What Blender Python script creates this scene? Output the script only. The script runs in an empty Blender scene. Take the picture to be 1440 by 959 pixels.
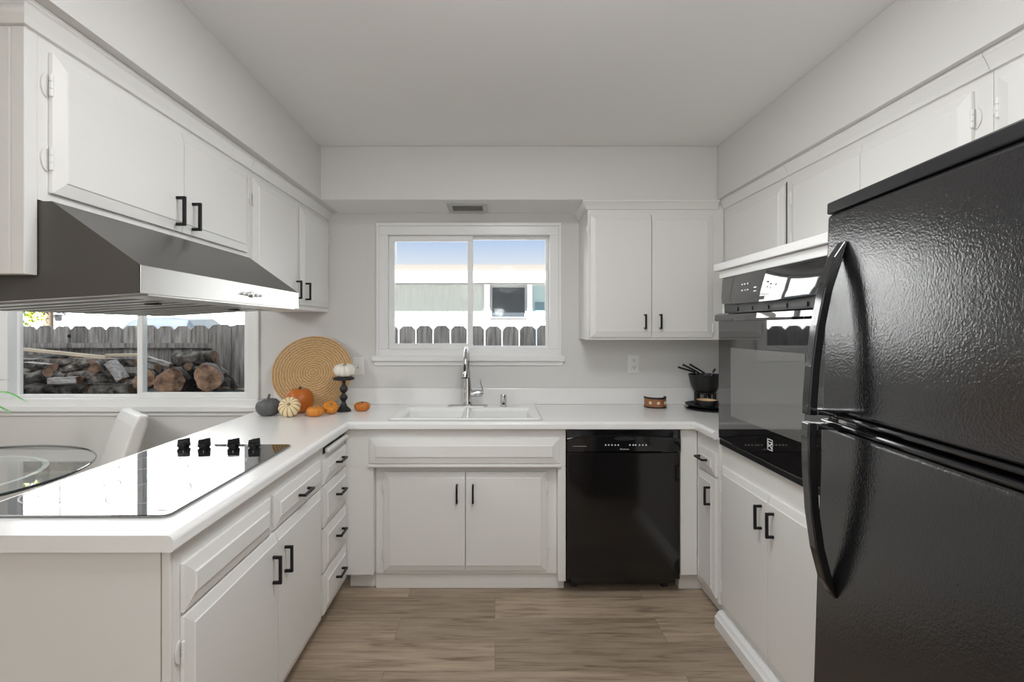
import bpy, bmesh, math, random
from mathutils import Vector, Matrix, Euler
PI = math.pi
R = math.radians
rnd = random.Random(7)
S = bpy.context.scene
C = S.collection

# ------------------------------------------------------------------ camera
cam_d = bpy.data.cameras.new('camera')
cam = bpy.data.objects.new('camera', cam_d); C.objects.link(cam)
cam.location = (0, 0, 1.40); cam.rotation_euler = (R(90), 0, 0)
cam_d.sensor_width = 36; cam_d.lens = 690 / 1440 * 36
cam_d.shift_x = (720 - 696) / 1440; cam_d.shift_y = -(479.5 - 461) / 1440
cam_d.clip_start = .02
S.camera = cam
# ------------------------------------------------------------------ colour management
S.view_settings.view_transform = 'Standard'
S.view_settings.look = 'None'
S.view_settings.exposure = 0.06
S.view_settings.gamma = 1
S.view_settings.use_curve_mapping = False
S.cycles.max_bounces = 10; S.cycles.diffuse_bounces = 5; S.cycles.glossy_bounces = 5
S.cycles.transparent_max_bounces = 12; S.cycles.sample_clamp_indirect = 6
S.cycles.caustics_reflective = False; S.cycles.caustics_refractive = False
S.cycles.use_denoising = True
# ------------------------------------------------------------------ world sky
W = bpy.data.worlds.new('sky'); S.world = W; W.use_nodes = True
nt = W.node_tree; nt.nodes.clear()
tc = nt.nodes.new('ShaderNodeTexCoord'); sp = nt.nodes.new('ShaderNodeSeparateXYZ')
rp = nt.nodes.new('ShaderNodeValToRGB'); bg = nt.nodes.new('ShaderNodeBackground'); wo = nt.nodes.new('ShaderNodeOutputWorld')
nt.links.new(tc.outputs['Generated'], sp.inputs[0]); nt.links.new(sp.outputs['Z'], rp.inputs[0])
nt.links.new(rp.outputs[0], bg.inputs[0]); nt.links.new(bg.outputs[0], wo.inputs[0])
e = rp.color_ramp.elements
e[0].position = 0.0; e[0].color = (.55, .55, .52, 1)
e[1].position = 1.0; e[1].color = (.55, .75, 1.0, 1)
for p, c in ((.02, (.95, .96, .97, 1)), (.12, (.84, .89, .96, 1)), (.18, (.50, .66, .92, 1)), (.45, (1.25, 1.35, 1.45, 1))):
    n = e.new(p); n.color = c
bg.inputs[1].default_value = .92
# ------------------------------------------------------------------ sun, ceiling lamp and added fill lights
def sun(name, rot, strength, angle):
    d = bpy.data.lights.new(name, 'SUN'); d.energy = strength; d.angle = R(angle)
    o = bpy.data.objects.new(name, d); C.objects.link(o); o.rotation_euler = rot
    return o
sun('sun', (R(46), 0, R(-14)), 38.0, .6)
def area(name, loc, rot, sx, sy, power, col=(1, 1, 1), shape='RECTANGLE'):
    d = bpy.data.lights.new(name, 'AREA'); d.shape = shape; d.size = sx; d.size_y = sy
    d.energy = power; d.color = col
    o = bpy.data.objects.new(name, d); C.objects.link(o); o.location = loc; o.rotation_euler = rot
    return o
def globe(name, loc, power, rad, col=(.97, .985, 1)):
    d = bpy.data.lights.new(name, 'POINT'); d.energy = power; d.shadow_soft_size = rad; d.color = col
    o = bpy.data.objects.new(name, d); C.objects.link(o); o.location = loc
    return o
# added unseen fill lights around the room; only the ceiling disk is a lamp
area('rear_fill', (-.6, -2.55, 1.25), (R(90), 0, 0), 2.6, 2.0, 9, (.97, .985, 1))  # unseen fill added in front of the closed rear wall
globe('kitchen_fill', (.15, .6, 1.97), 15, .16)
area('kitchen_ceiling_lamp', (.15, 1.35, 2.42), (0, 0, 0), .5, .5, 14, (.97, .985, 1), 'DISK')
globe('dining_fill', (-2.6, 1.3, 2.0), 42, .18)
globe('living_fill', (-.3, -.9, 1.95), 24, .2)

# ------------------------------------------------------------------ materials
MATS = {}
def mat(name, col, rough=.5, metal=0.0, ior=None, coat=0, bump=None, spec=None):
    m = bpy.data.materials.new(name); m.use_nodes = True
    b = m.node_tree.nodes['Principled BSDF']
    b.inputs['Base Color'].default_value = (*col, 1); b.inputs['Roughness'].default_value = rough
    b.inputs['Metallic'].default_value = metal
    if ior: b.inputs['IOR'].default_value = ior
    if coat: b.inputs['Coat Weight'].default_value = coat; b.inputs['Coat Roughness'].default_value = .05
    if spec is not None: b.inputs['Specular IOR Level'].default_value = spec
    if bump:
        scale, strength, dist = bump[:3]
        t = m.node_tree.nodes.new('ShaderNodeTexCoord'); nz = m.node_tree.nodes.new('ShaderNodeTexNoise')
        nz.inputs['Scale'].default_value = scale; nz.inputs['Detail'].default_value = 3
        bp = m.node_tree.nodes.new('ShaderNodeBump'); bp.inputs['Strength'].default_value = strength; bp.inputs['Distance'].default_value = dist
        if len(bump) > 3:
            mp = m.node_tree.nodes.new('ShaderNodeMapping'); mp.inputs['Scale'].default_value = bump[3]
            m.node_tree.links.new(t.outputs['Object'], mp.inputs[0]); m.node_tree.links.new(mp.outputs[0], nz.inputs['Vector'])
        else:
            m.node_tree.links.new(t.outputs['Object'], nz.inputs['Vector'])
        m.node_tree.links.new(nz.outputs[0], bp.inputs['Height']); m.node_tree.links.new(bp.outputs[0], b.inputs['Normal'])
    MATS[name] = m
    return m
def nodes(m):
    return m.node_tree.nodes, m.node_tree.links, m.node_tree.nodes['Principled BSDF']
def noise_col(m, c0, c1, scale, mapping=(1, 1, 1), p0=.35, p1=.65, detail=4, rough=.6, rand=False):
    N, L, b = nodes(m)
    t = N.new('ShaderNodeTexCoord'); mp = N.new('ShaderNodeMapping'); mp.inputs['Scale'].default_value = mapping
    nz = N.new('ShaderNodeTexNoise'); nz.inputs['Scale'].default_value = scale; nz.inputs['Detail'].default_value = detail; nz.inputs['Roughness'].default_value = rough
    cr = N.new('ShaderNodeValToRGB'); cr.color_ramp.elements[0].position = p0; cr.color_ramp.elements[1].position = p1
    cr.color_ramp.elements[0].color = (*c0, 1); cr.color_ramp.elements[1].color = (*c1, 1)
    L.new(t.outputs['Object'], mp.inputs[0]); L.new(mp.outputs[0], nz.inputs['Vector']); L.new(nz.outputs[0], cr.inputs[0])
    if rand:
        oi = N.new('ShaderNodeObjectInfo'); hv = N.new('ShaderNodeHueSaturation')
        mr = N.new('ShaderNodeMapRange'); mr.inputs['To Min'].default_value = .7; mr.inputs['To Max'].default_value = 1.3
        ad = N.new('ShaderNodeVectorMath'); ad.operation = 'ADD'; ml = N.new('ShaderNodeMath'); ml.operation = 'MULTIPLY'; ml.inputs[1].default_value = 40
        L.new(oi.outputs['Random'], ml.inputs[0]); L.new(mp.outputs[0], ad.inputs[0]); L.new(ml.outputs[0], ad.inputs[1]); L.new(ad.outputs[0], nz.inputs['Vector'])
        L.new(oi.outputs['Random'], mr.inputs['Value']); L.new(mr.outputs[0], hv.inputs['Value'])
        L.new(cr.outputs[0], hv.inputs['Color']); L.new(hv.outputs[0], b.inputs['Base Color'])
    else:
        L.new(cr.outputs[0], b.inputs['Base Color'])
    return cr
PAINT = mat('cabinet_paint', (.80, .79, .765), .38, bump=(60, .06, .002))
WALLP = mat('wall_paint', (.71, .70, .68), .85, bump=(90, .10, .002))
CEILP = mat('ceiling_paint', (.86, .855, .84), .9, bump=(70, .10, .002))
TRIM = mat('trim_white', (.84, .84, .83), .35)
VINYL = mat('vinyl_white', (.86, .86, .85), .3)
COUNTER = mat('counter_laminate', (.88, .875, .86), .22, bump=(40, .02, .001))
PORC = mat('sink_porcelain', (.88, .88, .87), .12)
RIMGREY = mat('grey_rim_line', (.42, .42, .42), .7)
BLACKM = mat('black_metal', (.010, .010, .011), .35, spec=.28)
BLACKG = mat('black_gloss', (.008, .008, .009), .08, ior=1.6)
GLASSK = mat('black_oven_glass', (.008, .008, .009), .03, ior=2.1)
COOKG = mat('cooktop_glass', (.012, .013, .015), .02, ior=3.0)
COOKLINE = mat('burner_print', (.55, .55, .57), .6, spec=.2)
RUBBER = mat('black_plastic', (.018, .018, .02), .45)
DARKIN = mat('dark_recess', (.01, .01, .01), .8)
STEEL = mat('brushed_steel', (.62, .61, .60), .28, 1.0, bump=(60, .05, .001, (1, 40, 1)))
STEELSL = mat('hood_slope_steel', (.25, .246, .24), .38, 1.0, bump=(60, .05, .001, (1, 40, 1)))  # darker copy of the hood steel; dimmer reflection put into its colour
HOODSIDE = mat('hood_side_dark_reflection', (.085, .078, .070), .5)  # steel side; the dark room it mirrors is put into this colour
CHROME = mat('chrome', (.75, .75, .76), .08, 1.0)
GREYM = mat('grey_metal', (.4, .4, .4), .35, .8)
WHITEP = mat('white_plastic', (.85, .85, .83), .35)
MARK = mat('light_marking', (.75, .75, .76), .4)
VENTG = mat('vent_grey', (.52, .52, .50), .5)
LEATHERW = mat('white_leather', (.80, .79, .765), .38, bump=(180, .12, .001))
SIDING = mat('grey_green_siding', (.44, .455, .42), .7)
HWHITE = mat('house_white', (.85, .84, .82), .7)
FASC = mat('roof_gravel', (.074, .066, .058), .9)
HGLASS = mat('house_window_glass', (.03, .035, .04), .05, ior=1.6)
HTEAL = mat('house_teal_panel', (.35, .44, .44), .5)
HCREAM = mat('house_cream', (.62, .58, .52), .7)
GROUND = mat('garden_ground', (.22, .18, .13), .9); noise_col(GROUND, (.12, .12, .12), (.24, .24, .235), 6)
FENCE = mat('weathered_fence', (.3, .28, .27), .85, bump=(30, .4, .004, (12, 12, 1)))
noise_col(FENCE, (.12, .108, .104), (.47, .445, .435), 3, (14, 14, 1.2), .3, .72, rand=True)
BARK = mat('log_bark', (.1, .08, .06), .9, bump=(25, 1.0, .02))
noise_col(BARK, (.022, .017, .014), (.50, .45, .42), 13, (1, 1, 1), .40, .82, rand=True)
LOGEND = mat('log_end_grain', (.35, .2, .12), .8, bump=(30, .5, .01))
noise_col(LOGEND, (.05, .025, .014), (.44, .27, .18), 16, (1, 1, 1), .32, .72, rand=True)
SPLITW = mat('split_wood', (.4, .4, .42), .8, bump=(20, .5, .01)); noise_col(SPLITW, (.16, .13, .12), (.58, .56, .56), 4, (2, 14, 14), .3, .7, rand=True)
PLANKW = mat('pale_plank', (.52, .43, .33), .7)
LEAFY = mat('leaf_yellow_green', (.30, .38, .03), .6)
LEAFG = mat('leaf_green', (.10, .36, .06), .4)
TRUNK = mat('trunk_brown', (.12, .09, .06), .9)
COVER = mat('pale_blue_cloth', (.028, .038, .047), .7)
CERAM = mat('white_ceramic', (.8, .8, .78), .2)
PGREY = mat('pumpkin_grey', (.095, .10, .10), .45, bump=(60, .2, .002))
PORANGE = mat('pumpkin_orange', (.50, .135, .014), .38)
PSMALL = mat('pumpkin_bright_orange', (.68, .24, .02), .4)
PWHITE = mat('pumpkin_white', (.82, .79, .70), .45)
STEMG = mat('stem_dark', (.05, .045, .035), .7)
STEMT = mat('stem_tan', (.35, .27, .15), .8)
IRON = mat('black_cast_iron', (.014, .014, .015), .5, bump=(200, .15, .001))
TANB = mat('tan_glaze', (.72, .50, .26), .3)
LEATHB = mat('brown_leather', (.33, .14, .06), .5, bump=(120, .2, .001))
STUD = mat('pale_stud', (.8, .62, .42), .3)

# floor planks run along X
FLOOR = mat('vinyl_plank_floor', (.4, .3, .2), .42)
N, L, b = nodes(FLOOR)
t = N.new('ShaderNodeTexCoord')
bk = N.new('ShaderNodeTexBrick'); bk.offset = .37; bk.inputs['Scale'].default_value = 1
bk.inputs['Brick Width'].default_value = 1.22; bk.inputs['Row Height'].default_value = .182
bk.inputs['Mortar Size'].default_value = .0012; bk.inputs['Mortar Smooth'].default_value = .3
bk.inputs['Color1'].default_value = (.74, .74, .74, 1); bk.inputs['Color2'].default_value = (1.08, 1.08, 1.08, 1); bk.inputs['Mortar'].default_value = (.5, .48, .46, 1)
mp = N.new('ShaderNodeMapping'); mp.inputs['Scale'].default_value = (1.6, 19, 1)
nz = N.new('ShaderNodeTexNoise'); nz.inputs['Scale'].default_value = 2.2; nz.inputs['Detail'].default_value = 7; nz.inputs['Roughness'].default_value = .62; nz.inputs['Distortion'].default_value = .5
cr = N.new('ShaderNodeValToRGB'); ee = cr.color_ramp.elements
ee[0].position = .28; ee[0].color = (.175, .122, .080, 1); ee[1].position = .70; ee[1].color = (.50, .395, .295, 1)
k = ee.new(.47); k.color = (.385, .297, .217, 1)
mx = N.new('ShaderNodeMix'); mx.data_type = 'RGBA'; mx.blend_type = 'MULTIPLY'; mx.inputs[0].default_value = 1
ad = N.new('ShaderNodeVectorMath'); ad.operation = 'ADD'; sc = N.new('ShaderNodeVectorMath'); sc.operation = 'SCALE'; sc.inputs['Scale'].default_value = 9
L.new(t.outputs['Object'], bk.inputs['Vector']); L.new(t.outputs['Object'], mp.inputs[0])
L.new(bk.outputs['Color'], sc.inputs[0]); L.new(mp.outputs[0], ad.inputs[0]); L.new(sc.outputs[0], ad.inputs[1]); L.new(ad.outputs[0], nz.inputs['Vector'])
L.new(nz.outputs[0], cr.inputs[0]); L.new(cr.outputs[0], mx.inputs[6]); L.new(bk.outputs['Color'], mx.inputs[7]); L.new(mx.outputs[2], b.inputs['Base Color'])
bp = N.new('ShaderNodeBump'); bp.inputs['Strength'].default_value = .15; bp.inputs['Distance'].default_value = .003
L.new(nz.outputs[0], bp.inputs['Height']); L.new(bp.outputs[0], b.inputs['Normal'])

# pebbled black fridge skin
FRIDGE = mat('pebbled_black', (.010, .010, .011), .10, ior=1.72, bump=(230, .5, .0009))

# thin clear glass
def thin_glass(name, tint, ior=1.5, rough=.0):
    m = bpy.data.materials.new(name); m.use_nodes = True
    N = m.node_tree.nodes; L = m.node_tree.links; N.clear()
    o = N.new('ShaderNodeOutputMaterial'); tr = N.new('ShaderNodeBsdfTransparent'); gl = N.new('ShaderNodeBsdfGlossy'); mi = N.new('ShaderNodeMixShader'); fr = N.new('ShaderNodeFresnel')
    tr.inputs[0].default_value = (*tint, 1); gl.inputs['Roughness'].default_value = rough; fr.inputs[0].default_value = ior
    # only the outer face of the thin sheet reflects, light leaves through the other face
    ge = N.new('ShaderNodeNewGeometry'); iv = N.new('ShaderNodeMath'); iv.operation = 'SUBTRACT'; iv.inputs[0].default_value = 1
    mu = N.new('ShaderNodeMath'); mu.operation = 'MULTIPLY'
    L.new(ge.outputs['Backfacing'], iv.inputs[1]); L.new(iv.outputs[0], mu.inputs[0]); L.new(fr.outputs[0], mu.inputs[1])
    L.new(mu.outputs[0], mi.inputs[0]); L.new(tr.outputs[0], mi.inputs[1]); L.new(gl.outputs[0], mi.inputs[2]); L.new(mi.outputs[0], o.inputs[0])
    return m
PANE = thin_glass('window_glass', (.97, .98, .98), 1.12)
TABLEG = thin_glass('table_glass', (.93, .95, .94), 2.0)
GEDGE = mat('glass_edge', (.02, .03, .035), .1)

# bamboo rings
BAMBOO = mat('bamboo_rings', (.6, .4, .2), .45)
N, L, b = nodes(BAMBOO)
t = N.new('ShaderNodeTexCoord'); wv = N.new('ShaderNodeTexWave'); wv.wave_type = 'RINGS'; wv.rings_direction = 'Z'
wv.inputs['Scale'].default_value = 21; wv.inputs['Distortion'].default_value = 4.5; wv.inputs['Detail'].default_value = 4; wv.inputs['Detail Scale'].default_value = 3; wv.inputs['Detail Roughness'].default_value = .7
cr = N.new('ShaderNodeValToRGB'); cr.color_ramp.elements[0].color = (.36, .20, .075, 1); cr.color_ramp.elements[1].color = (.62, .42, .21, 1)
L.new(t.outputs['Object'], wv.inputs['Vector']); L.new(wv.outputs['Color'], cr.inputs[0]); L.new(cr.outputs[0], b.inputs['Base Color'])

# striped pumpkin: cream ribs, orange-green furrows
PSTRIPE = mat('pumpkin_striped', (.8, .7, .5), .4)
N, L, b = nodes(PSTRIPE)
t = N.new('ShaderNodeTexCoord'); sp = N.new('ShaderNodeSeparateXYZ'); at = N.new('ShaderNodeMath'); at.operation = 'ARCTAN2'
ml = N.new('ShaderNodeMath'); ml.operation = 'MULTIPLY'; ml.inputs[1].default_value = 12 / (2 * PI)
frc = N.new('ShaderNodeMath'); frc.operation = 'FRACT'
cr = N.new('ShaderNodeValToRGB'); ee = cr.color_ramp.elements
ee[0].position = 0; ee[0].color = (.12, .09, .02, 1); ee[1].position = 1; ee[1].color = (.12, .09, .02, 1)
for p, c in ((.07, (.62, .30, .06, 1)), (.17, (.80, .68, .44, 1)), (.83, (.80, .68, .44, 1)), (.93, (.62, .30, .06, 1))):
    k = ee.new(p); k.color = c
L.new(t.outputs['Object'], sp.inputs[0]); L.new(sp.outputs['Y'], at.inputs[0]); L.new(sp.outputs['X'], at.inputs[1])
L.new(at.outputs[0], ml.inputs[0]); L.new(ml.outputs[0], frc.inputs[0]); L.new(frc.outputs[0], cr.inputs[0]); L.new(cr.outputs[0], b.inputs['Base Color'])

# vertical-grooved siding
N, L, b = nodes(SIDING)
t = N.new('ShaderNodeTexCoord'); wv = N.new('ShaderNodeTexWave'); wv.bands_direction = 'X'; wv.inputs['Scale'].default_value = 2.4
bp = N.new('ShaderNodeBump'); bp.inputs['Strength'].default_value = .5; bp.inputs['Distance'].default_value = .03
L.new(t.outputs['Object'], wv.inputs['Vector']); L.new(wv.outputs['Color'], bp.inputs['Height']); L.new(bp.outputs[0], b.inputs['Normal'])

# ------------------------------------------------------------------ mesh helpers
WL = {}
class Fr:
    """flat frame: a along u, b up, c outward along n"""
    def __init__(s, o, u, n): s.o = Vector(o); s.u = Vector(u); s.v = Vector((0, 0, 1)); s.n = Vector(n)
    def p(s, a, b, c): return s.o + s.u * a + s.v * b + s.n * c
WORLD = Fr((0, 0, 0), (1, 0, 0), (0, 1, 0))
def hexa(bm, pts):
    v = [bm.verts.new(p) for p in pts]
    for f in ((0, 1, 2, 3), (7, 6, 5, 4), (0, 4, 5, 1), (1, 5, 6, 2), (2, 6, 7, 3), (3, 7, 4, 0)):
        bm.faces.new([v[i] for i in f])
def box(bm, x0, x1, y0, y1, z0, z1):
    hexa(bm, [(x0, y0, z0), (x1, y0, z0), (x1, y1, z0), (x0, y1, z0), (x0, y0, z1), (x1, y0, z1), (x1, y1, z1), (x0, y1, z1)])
def fbox(bm, F, a0, a1, b0, b1, c0, c1):
    P = F.p
    hexa(bm, [P(a0, b0, c0), P(a1, b0, c0), P(a1, b1, c0), P(a0, b1, c0), P(a0, b0, c1), P(a1, b0, c1), P(a1, b1, c1), P(a0, b1, c1)])
def loft(bm, rings, cap0=True, cap1=True, closed=True):
    rs = [[bm.verts.new(p) for p in r] for r in rings]
    n = len(rs[0])
    for r0, r1 in zip(rs, rs[1:]):
        for i in range(n if closed else n - 1):
            j = (i + 1) % n
            bm.faces.new((r0[i], r0[j], r1[j], r1[i]))
    if cap0: bm.faces.new(rs[0][::-1])
    if cap1: bm.faces.new(rs[-1])
    return rs
def panel(bm, F, a0, a1, b0, b1, prof, c0=0, meet=0):
    """rectangular panel from (inset, height) profile"""
    rings = []
    for k_, (i, h) in enumerate(prof):
        l_ = .0002 * k_ if meet < 0 else i; r_ = .0002 * k_ if meet > 0 else i
        rings.append([F.p(a0 + l_, b0 + i, c0 + h), F.p(a1 - r_, b0 + i, c0 + h), F.p(a1 - r_, b1 - i, c0 + h), F.p(a0 + l_, b1 - i, c0 + h)])
    loft(bm, rings)
RAISED = ((0, 0), (0, .010), (.034, .0175), (.0355, .0215))
SLAB = ((0, 0), (0, .010), (.030, .018), (.0312, .0205))
def ring_frame(bm, F, a0, a1, b0, b1, w, c0, c1):
    fbox(bm, F, a0, a1, b0, b0 + w, c0, c1); fbox(bm, F, a0, a1, b1 - w, b1, c0, c1)
    fbox(bm, F, a0, a0 + w, b0 + w, b1 - w, c0, c1); fbox(bm, F, a1 - w, a1, b0 + w, b1 - w, c0, c1)
def lathe(bm, prof, cx=0, cy=0, cz=0, n=32, M=None, cap=True):
    rings = []
    for r, z in prof:
        ring = []
        for i in range(n):
            a = 2 * PI * i / n
            p = Vector((r * math.cos(a), r * math.sin(a), z))
            if M: p = M @ p
            ring.append(p + Vector((cx, cy, cz)))
        rings.append(ring)
    loft(bm, rings, cap, cap)
def tube(bm, pts, rad, n=12, cap=True):
    pts = [Vector(p) for p in pts]
    if not hasattr(rad, '__len__'): rad = [rad] * len(pts)
    rings = []; up = None
    for i, p in enumerate(pts):
        d = (pts[min(i + 1, len(pts) - 1)] - pts[max(i - 1, 0)]).normalized()
        if up is None:
            up = d.orthogonal().normalized()
        else:
            up = (up - d * up.dot(d)).normalized()
        s = d.cross(up)
        rings.append([p + (up * math.cos(2 * PI * k / n) + s * math.sin(2 * PI * k / n)) * rad[i] for k in range(n)])
    loft(bm, rings, cap, cap)
def prism(bm, pts2, f, c0, c1):
    """polygon pts2 mapped by f(a,b,c), extruded in c"""
    loft(bm, [[f(a, b_, c0) for a, b_ in pts2], [f(a, b_, c1) for a, b_ in pts2]])
def ob(name, bm, m, parent=None, smooth=False, bevel=0, origin=None, segs=2):
    bmesh.ops.recalc_face_normals(bm, faces=bm.faces)
    co = [v.co for v in bm.verts]
    lo = Vector((min(c.x for c in co), min(c.y for c in co), min(c.z for c in co)))
    hi = Vector((max(c.x for c in co), max(c.y for c in co), max(c.z for c in co)))
    if origin is None:
        origin = (lo + hi) / 2
        if parent is None: origin.z = lo.z
    origin = Vector(origin)
    for v in bm.verts: v.co -= origin
    me = bpy.data.meshes.new(name); bm.to_mesh(me); bm.free()
    for mm in (m if isinstance(m, (list, tuple)) else [m]): me.materials.append(mm)
    if smooth:
        for p in me.polygons: p.use_smooth = True
        if smooth != 'all':
            me.set_sharp_from_angle(angle=R(38))
    o = bpy.data.objects.new(name, me); C.objects.link(o)
    wn_ = smooth and smooth != 'all'
    if parent is not None:
        o.parent = parent; o.location = origin - WL[parent]
    else:
        o.location = origin
    WL[o] = origin
    if bevel:
        md = o.modifiers.new('bevel', 'BEVEL'); md.width = bevel; md.segments = segs; md.limit_method = 'ANGLE'; md.angle_limit = R(35); md.harden_normals = False
    if wn_:
        wm = o.modifiers.new('normals', 'WEIGHTED_NORMAL'); wm.keep_sharp = True; wm.weight = 100
    return o
def tag(o, label, cat, group=None, kind=None):
    o['label'] = label; o['category'] = cat
    if group: o['group'] = group
    if kind: o['kind'] = kind
    return o
def thing(name, label, cat, loc, group=None, rot=None, local=False, kind=None):
    o = bpy.data.objects.new(name, None); C.objects.link(o); o.location = loc
    o.empty_display_size = .05
    if rot: o.rotation_euler = rot
    WL[o] = Vector((0, 0, 0)) if local else Vector(loc)
    if label: tag(o, label, cat, group, kind)
    elif kind: o['kind'] = kind
    return o
def struct(name, bm, m, parent=None, label=None, cat=None, **k):
    o = ob(name, bm, m, parent, **k)
    if parent is None:
        o['kind'] = 'structure'; o['label'] = label; o['category'] = cat
    return o
B = bmesh.new

# ------------------------------------------------------------------ key dimensions
YW = 3.13; XR = 1.66; XL = -4.3; YB = -2.7; ZC = 2.437; ZS = 2.132; YS = 2.80
XSL = -.996; XSR = 1.27; CT = .914; CB = .874

# ------------------------------------------------------------------ room shell
bm = B(); box(bm, XL - .1, XR + .1, YB - .1, YW, -.06, 0)
struct('floor', bm, FLOOR, label='brown wood-look plank floor between the white cabinets', cat='floor', origin=(0, 0, 0))
bm = B(); box(bm, XL - .14, XR + .14, YB - .14, YW + .6, ZC, ZC + .15)
struct('ceiling', bm, CEILP, label='smooth light grey ceiling over the kitchen', cat='ceiling')
KW = (-.742, .408, 1.205, 2.052)     # hole of window over the sink: x0 x1 z0 z1
DW = (-3.17, -1.515, .885, 2.06)     # hole of dining window
bm = B()
def wallbox(x0, x1, z0, z1): box(bm, x0, x1, YW, YW + .14, z0, z1)
wallbox(XL - .1, DW[0], 0, ZC); wallbox(DW[1], KW[0], 0, ZC); wallbox(KW[1], XR + .1, 0, ZC)
wallbox(DW[0], DW[1], 0, DW[2]); wallbox(DW[0], DW[1], DW[3], ZC); wallbox(KW[0], KW[1], 0, KW[2]); wallbox(KW[0], KW[1], KW[3], ZC)
struct('wall_back', bm, WALLP, label='pale grey back wall around the two windows', cat='wall')
bm = B(); box(bm, XR, XR + .12, YB, YW, 0, ZC); struct('wall_right', bm, WALLP, label='pale grey wall behind the oven and refrigerator', cat='wall')
bm = B(); box(bm, XL - .12, XL, YB, YW, 0, ZC); struct('wall_left', bm, WALLP, label='pale grey wall at the far side of the dining corner', cat='wall')
bm = B(); box(bm, XL - .1, XR + .1, YB - .12, YB, 0, ZC); struct('wall_rear', bm, WALLP, label='pale grey wall behind the camera', cat='wall')
bm = B(); box(bm, -1.55, XSL, -1.2, YW - .001, ZS, ZC - .001); struct('trim_1', bm, WALLP, label='grey soffit above the upper cabinets over the cooktop', cat='soffit')
bm = B(); box(bm, XSR, XR - .001, -1.2, YW - .001, ZS, ZC - .001); struct('trim_2', bm, WALLP, label='grey soffit above the upper cabinets over the refrigerator', cat='soffit')
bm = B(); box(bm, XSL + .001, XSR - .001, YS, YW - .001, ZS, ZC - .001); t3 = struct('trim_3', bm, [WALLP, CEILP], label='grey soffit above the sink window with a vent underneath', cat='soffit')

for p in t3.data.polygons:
    if p.normal.z < -.9: p.material_index = 1  # whiter underside: light bounced from below put into the paint colour

# ------------------------------------------------------------------ windows
FB = Fr((0, YW, 0), (1, 0, 0), (0, -1, 0))
def window(name, label, hole, split, left_front, sill, fw):
    x0, x1, z0, z1 = hole
    w = thing(name, label, 'window', ((x0 + x1) / 2, YW, z0), kind='structure')
    bm = B(); ring_frame(bm, FB, x0 + .001, x1 - .001, z0 + .001, z1 - .001, fw, -.10, .004)
    ob('window_frame', bm, VINYL, w, bevel=.004)
    ix0, ix1, iz0, iz1 = x0 + fw, x1 - fw, z0 + fw, z1 - fw
    zb = iz0
    for (a0, a1, c, bw) in ((ix0, split + .015, -.028 if left_front else -.058, .036 if left_front else .020), (split - .015, ix1, -.058 if left_front else -.028, .020 if left_front else .036)):
        bm = B(); ring_frame(bm, FB, a0 + .001, a1 - .001, zb + .001, iz1 - .001, bw, c - .026, c)
        s = ob('sash', bm, VINYL, w, bevel=.003)
        bm = B(); fbox(bm, FB, a0 + bw, a1 - bw, zb + bw, iz1 - bw, c - .016, c - .012)
        ob('pane', bm, PANE, s)
    # thin casing around, and the sill
    bm = B()
    fbox(bm, FB, x0 - .014, x0 + .004, z0, z1 + .016, .0005, .018); fbox(bm, FB, x1 - .004, x1 + .014, z0, z1 + .016, .0005, .018)
    fbox(bm, FB, x0 + .004, x1 - .004, z1 - .004, z1 + .016, .0005, .018)
    ob('casing', bm, TRIM, w, bevel=.003)
    bm = B(); fbox(bm, FB, x0 - sill, x1 + sill, z0 - .016, z0 + .018, .0005, .034)
    fbox(bm, FB, x0 - sill + .01, x1 + sill - .01, z0 - .045, z0 - .016, .0005, .012)
    ob('window_sill', bm, TRIM, w, bevel=.004)
    return w
window('window_1', 'white sliding window above the sink facing the neighbouring house', KW, -.155, True, .035, .058)
window('window_2', 'wide white sliding window of the dining corner facing the woodpile', DW, -2.29, False, .03, .062)

# ------------------------------------------------------------------ cabinet helpers
def handle(F, a, b, parent, vert=True, ln=.096, c0=.0205, out=.030, t=.0095):
    bm = B(); h = ln / 2; q = t / 2
    if vert:
        fbox(bm, F, a - q, a + q, b - h, b + h, c0 + out - t, c0 + out)
        for s in (-1, 1):
            m_ = b + s * (h - q); fbox(bm, F, a - q, a + q, m_ - q, m_ + q, c0 - .001, c0 + out - t)
    else:
        fbox(bm, F, a - h, a + h, b - q, b + q, c0 + out - t, c0 + out)
        for s in (-1, 1):
            m_ = a + s * (h - q); fbox(bm, F, m_ - q, m_ + q, b - q, b + q, c0 - .001, c0 + out - t)
    return ob('handle', bm, BLACKM, parent, bevel=.001)
def hinge(F, a, b, side, parent, c0=0):
    """white painted hinge: barrel on the door edge, rounded leaf on the stile; side = -1 leaf towards -a"""
    bm = B()
    tube(bm, [F.p(a, b - .026, c0 + .010), F.p(a, b - .009, c0 + .010)], .0045, 8)
    tube(bm, [F.p(a, b - .008, c0 + .010), F.p(a, b + .008, c0 + .010)], .0045, 8)
    tube(bm, [F.p(a, b + .009, c0 + .010), F.p(a, b + .026, c0 + .010)], .0045, 8)
    pts = [(0, -.03)] + [(side * .018 * math.sin(PI * i / 8), -.03 * math.cos(PI * i / 8)) for i in range(1, 8)] + [(0, .03)]
    prism(bm, pts, lambda x, y, z: F.p(a + x, b + y, c0 + z), .0005, .003)
    return ob('hinge', bm, PAINT, parent, smooth=True)
def door(F, a0, a1, b0, b1, parent, hpos=None, hinges=None, c0=.0005, prof=SLAB, name='door', vert=True, hl=.096, meet=0):
    bm = B(); panel(bm, F, a0, a1, b0, b1, prof, c0, meet)
    d = ob(name, bm, PAINT, parent, bevel=.0015)
    if hpos: handle(F, hpos[0], hpos[1], d, vert, ln=hl, c0=c0 + .0205)
    if hinges:
        s, zs = hinges
        for z in zs: hinge(F, a0 - .003 if s < 0 else a1 + .003, z, s, d, c0)
    return d
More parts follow.
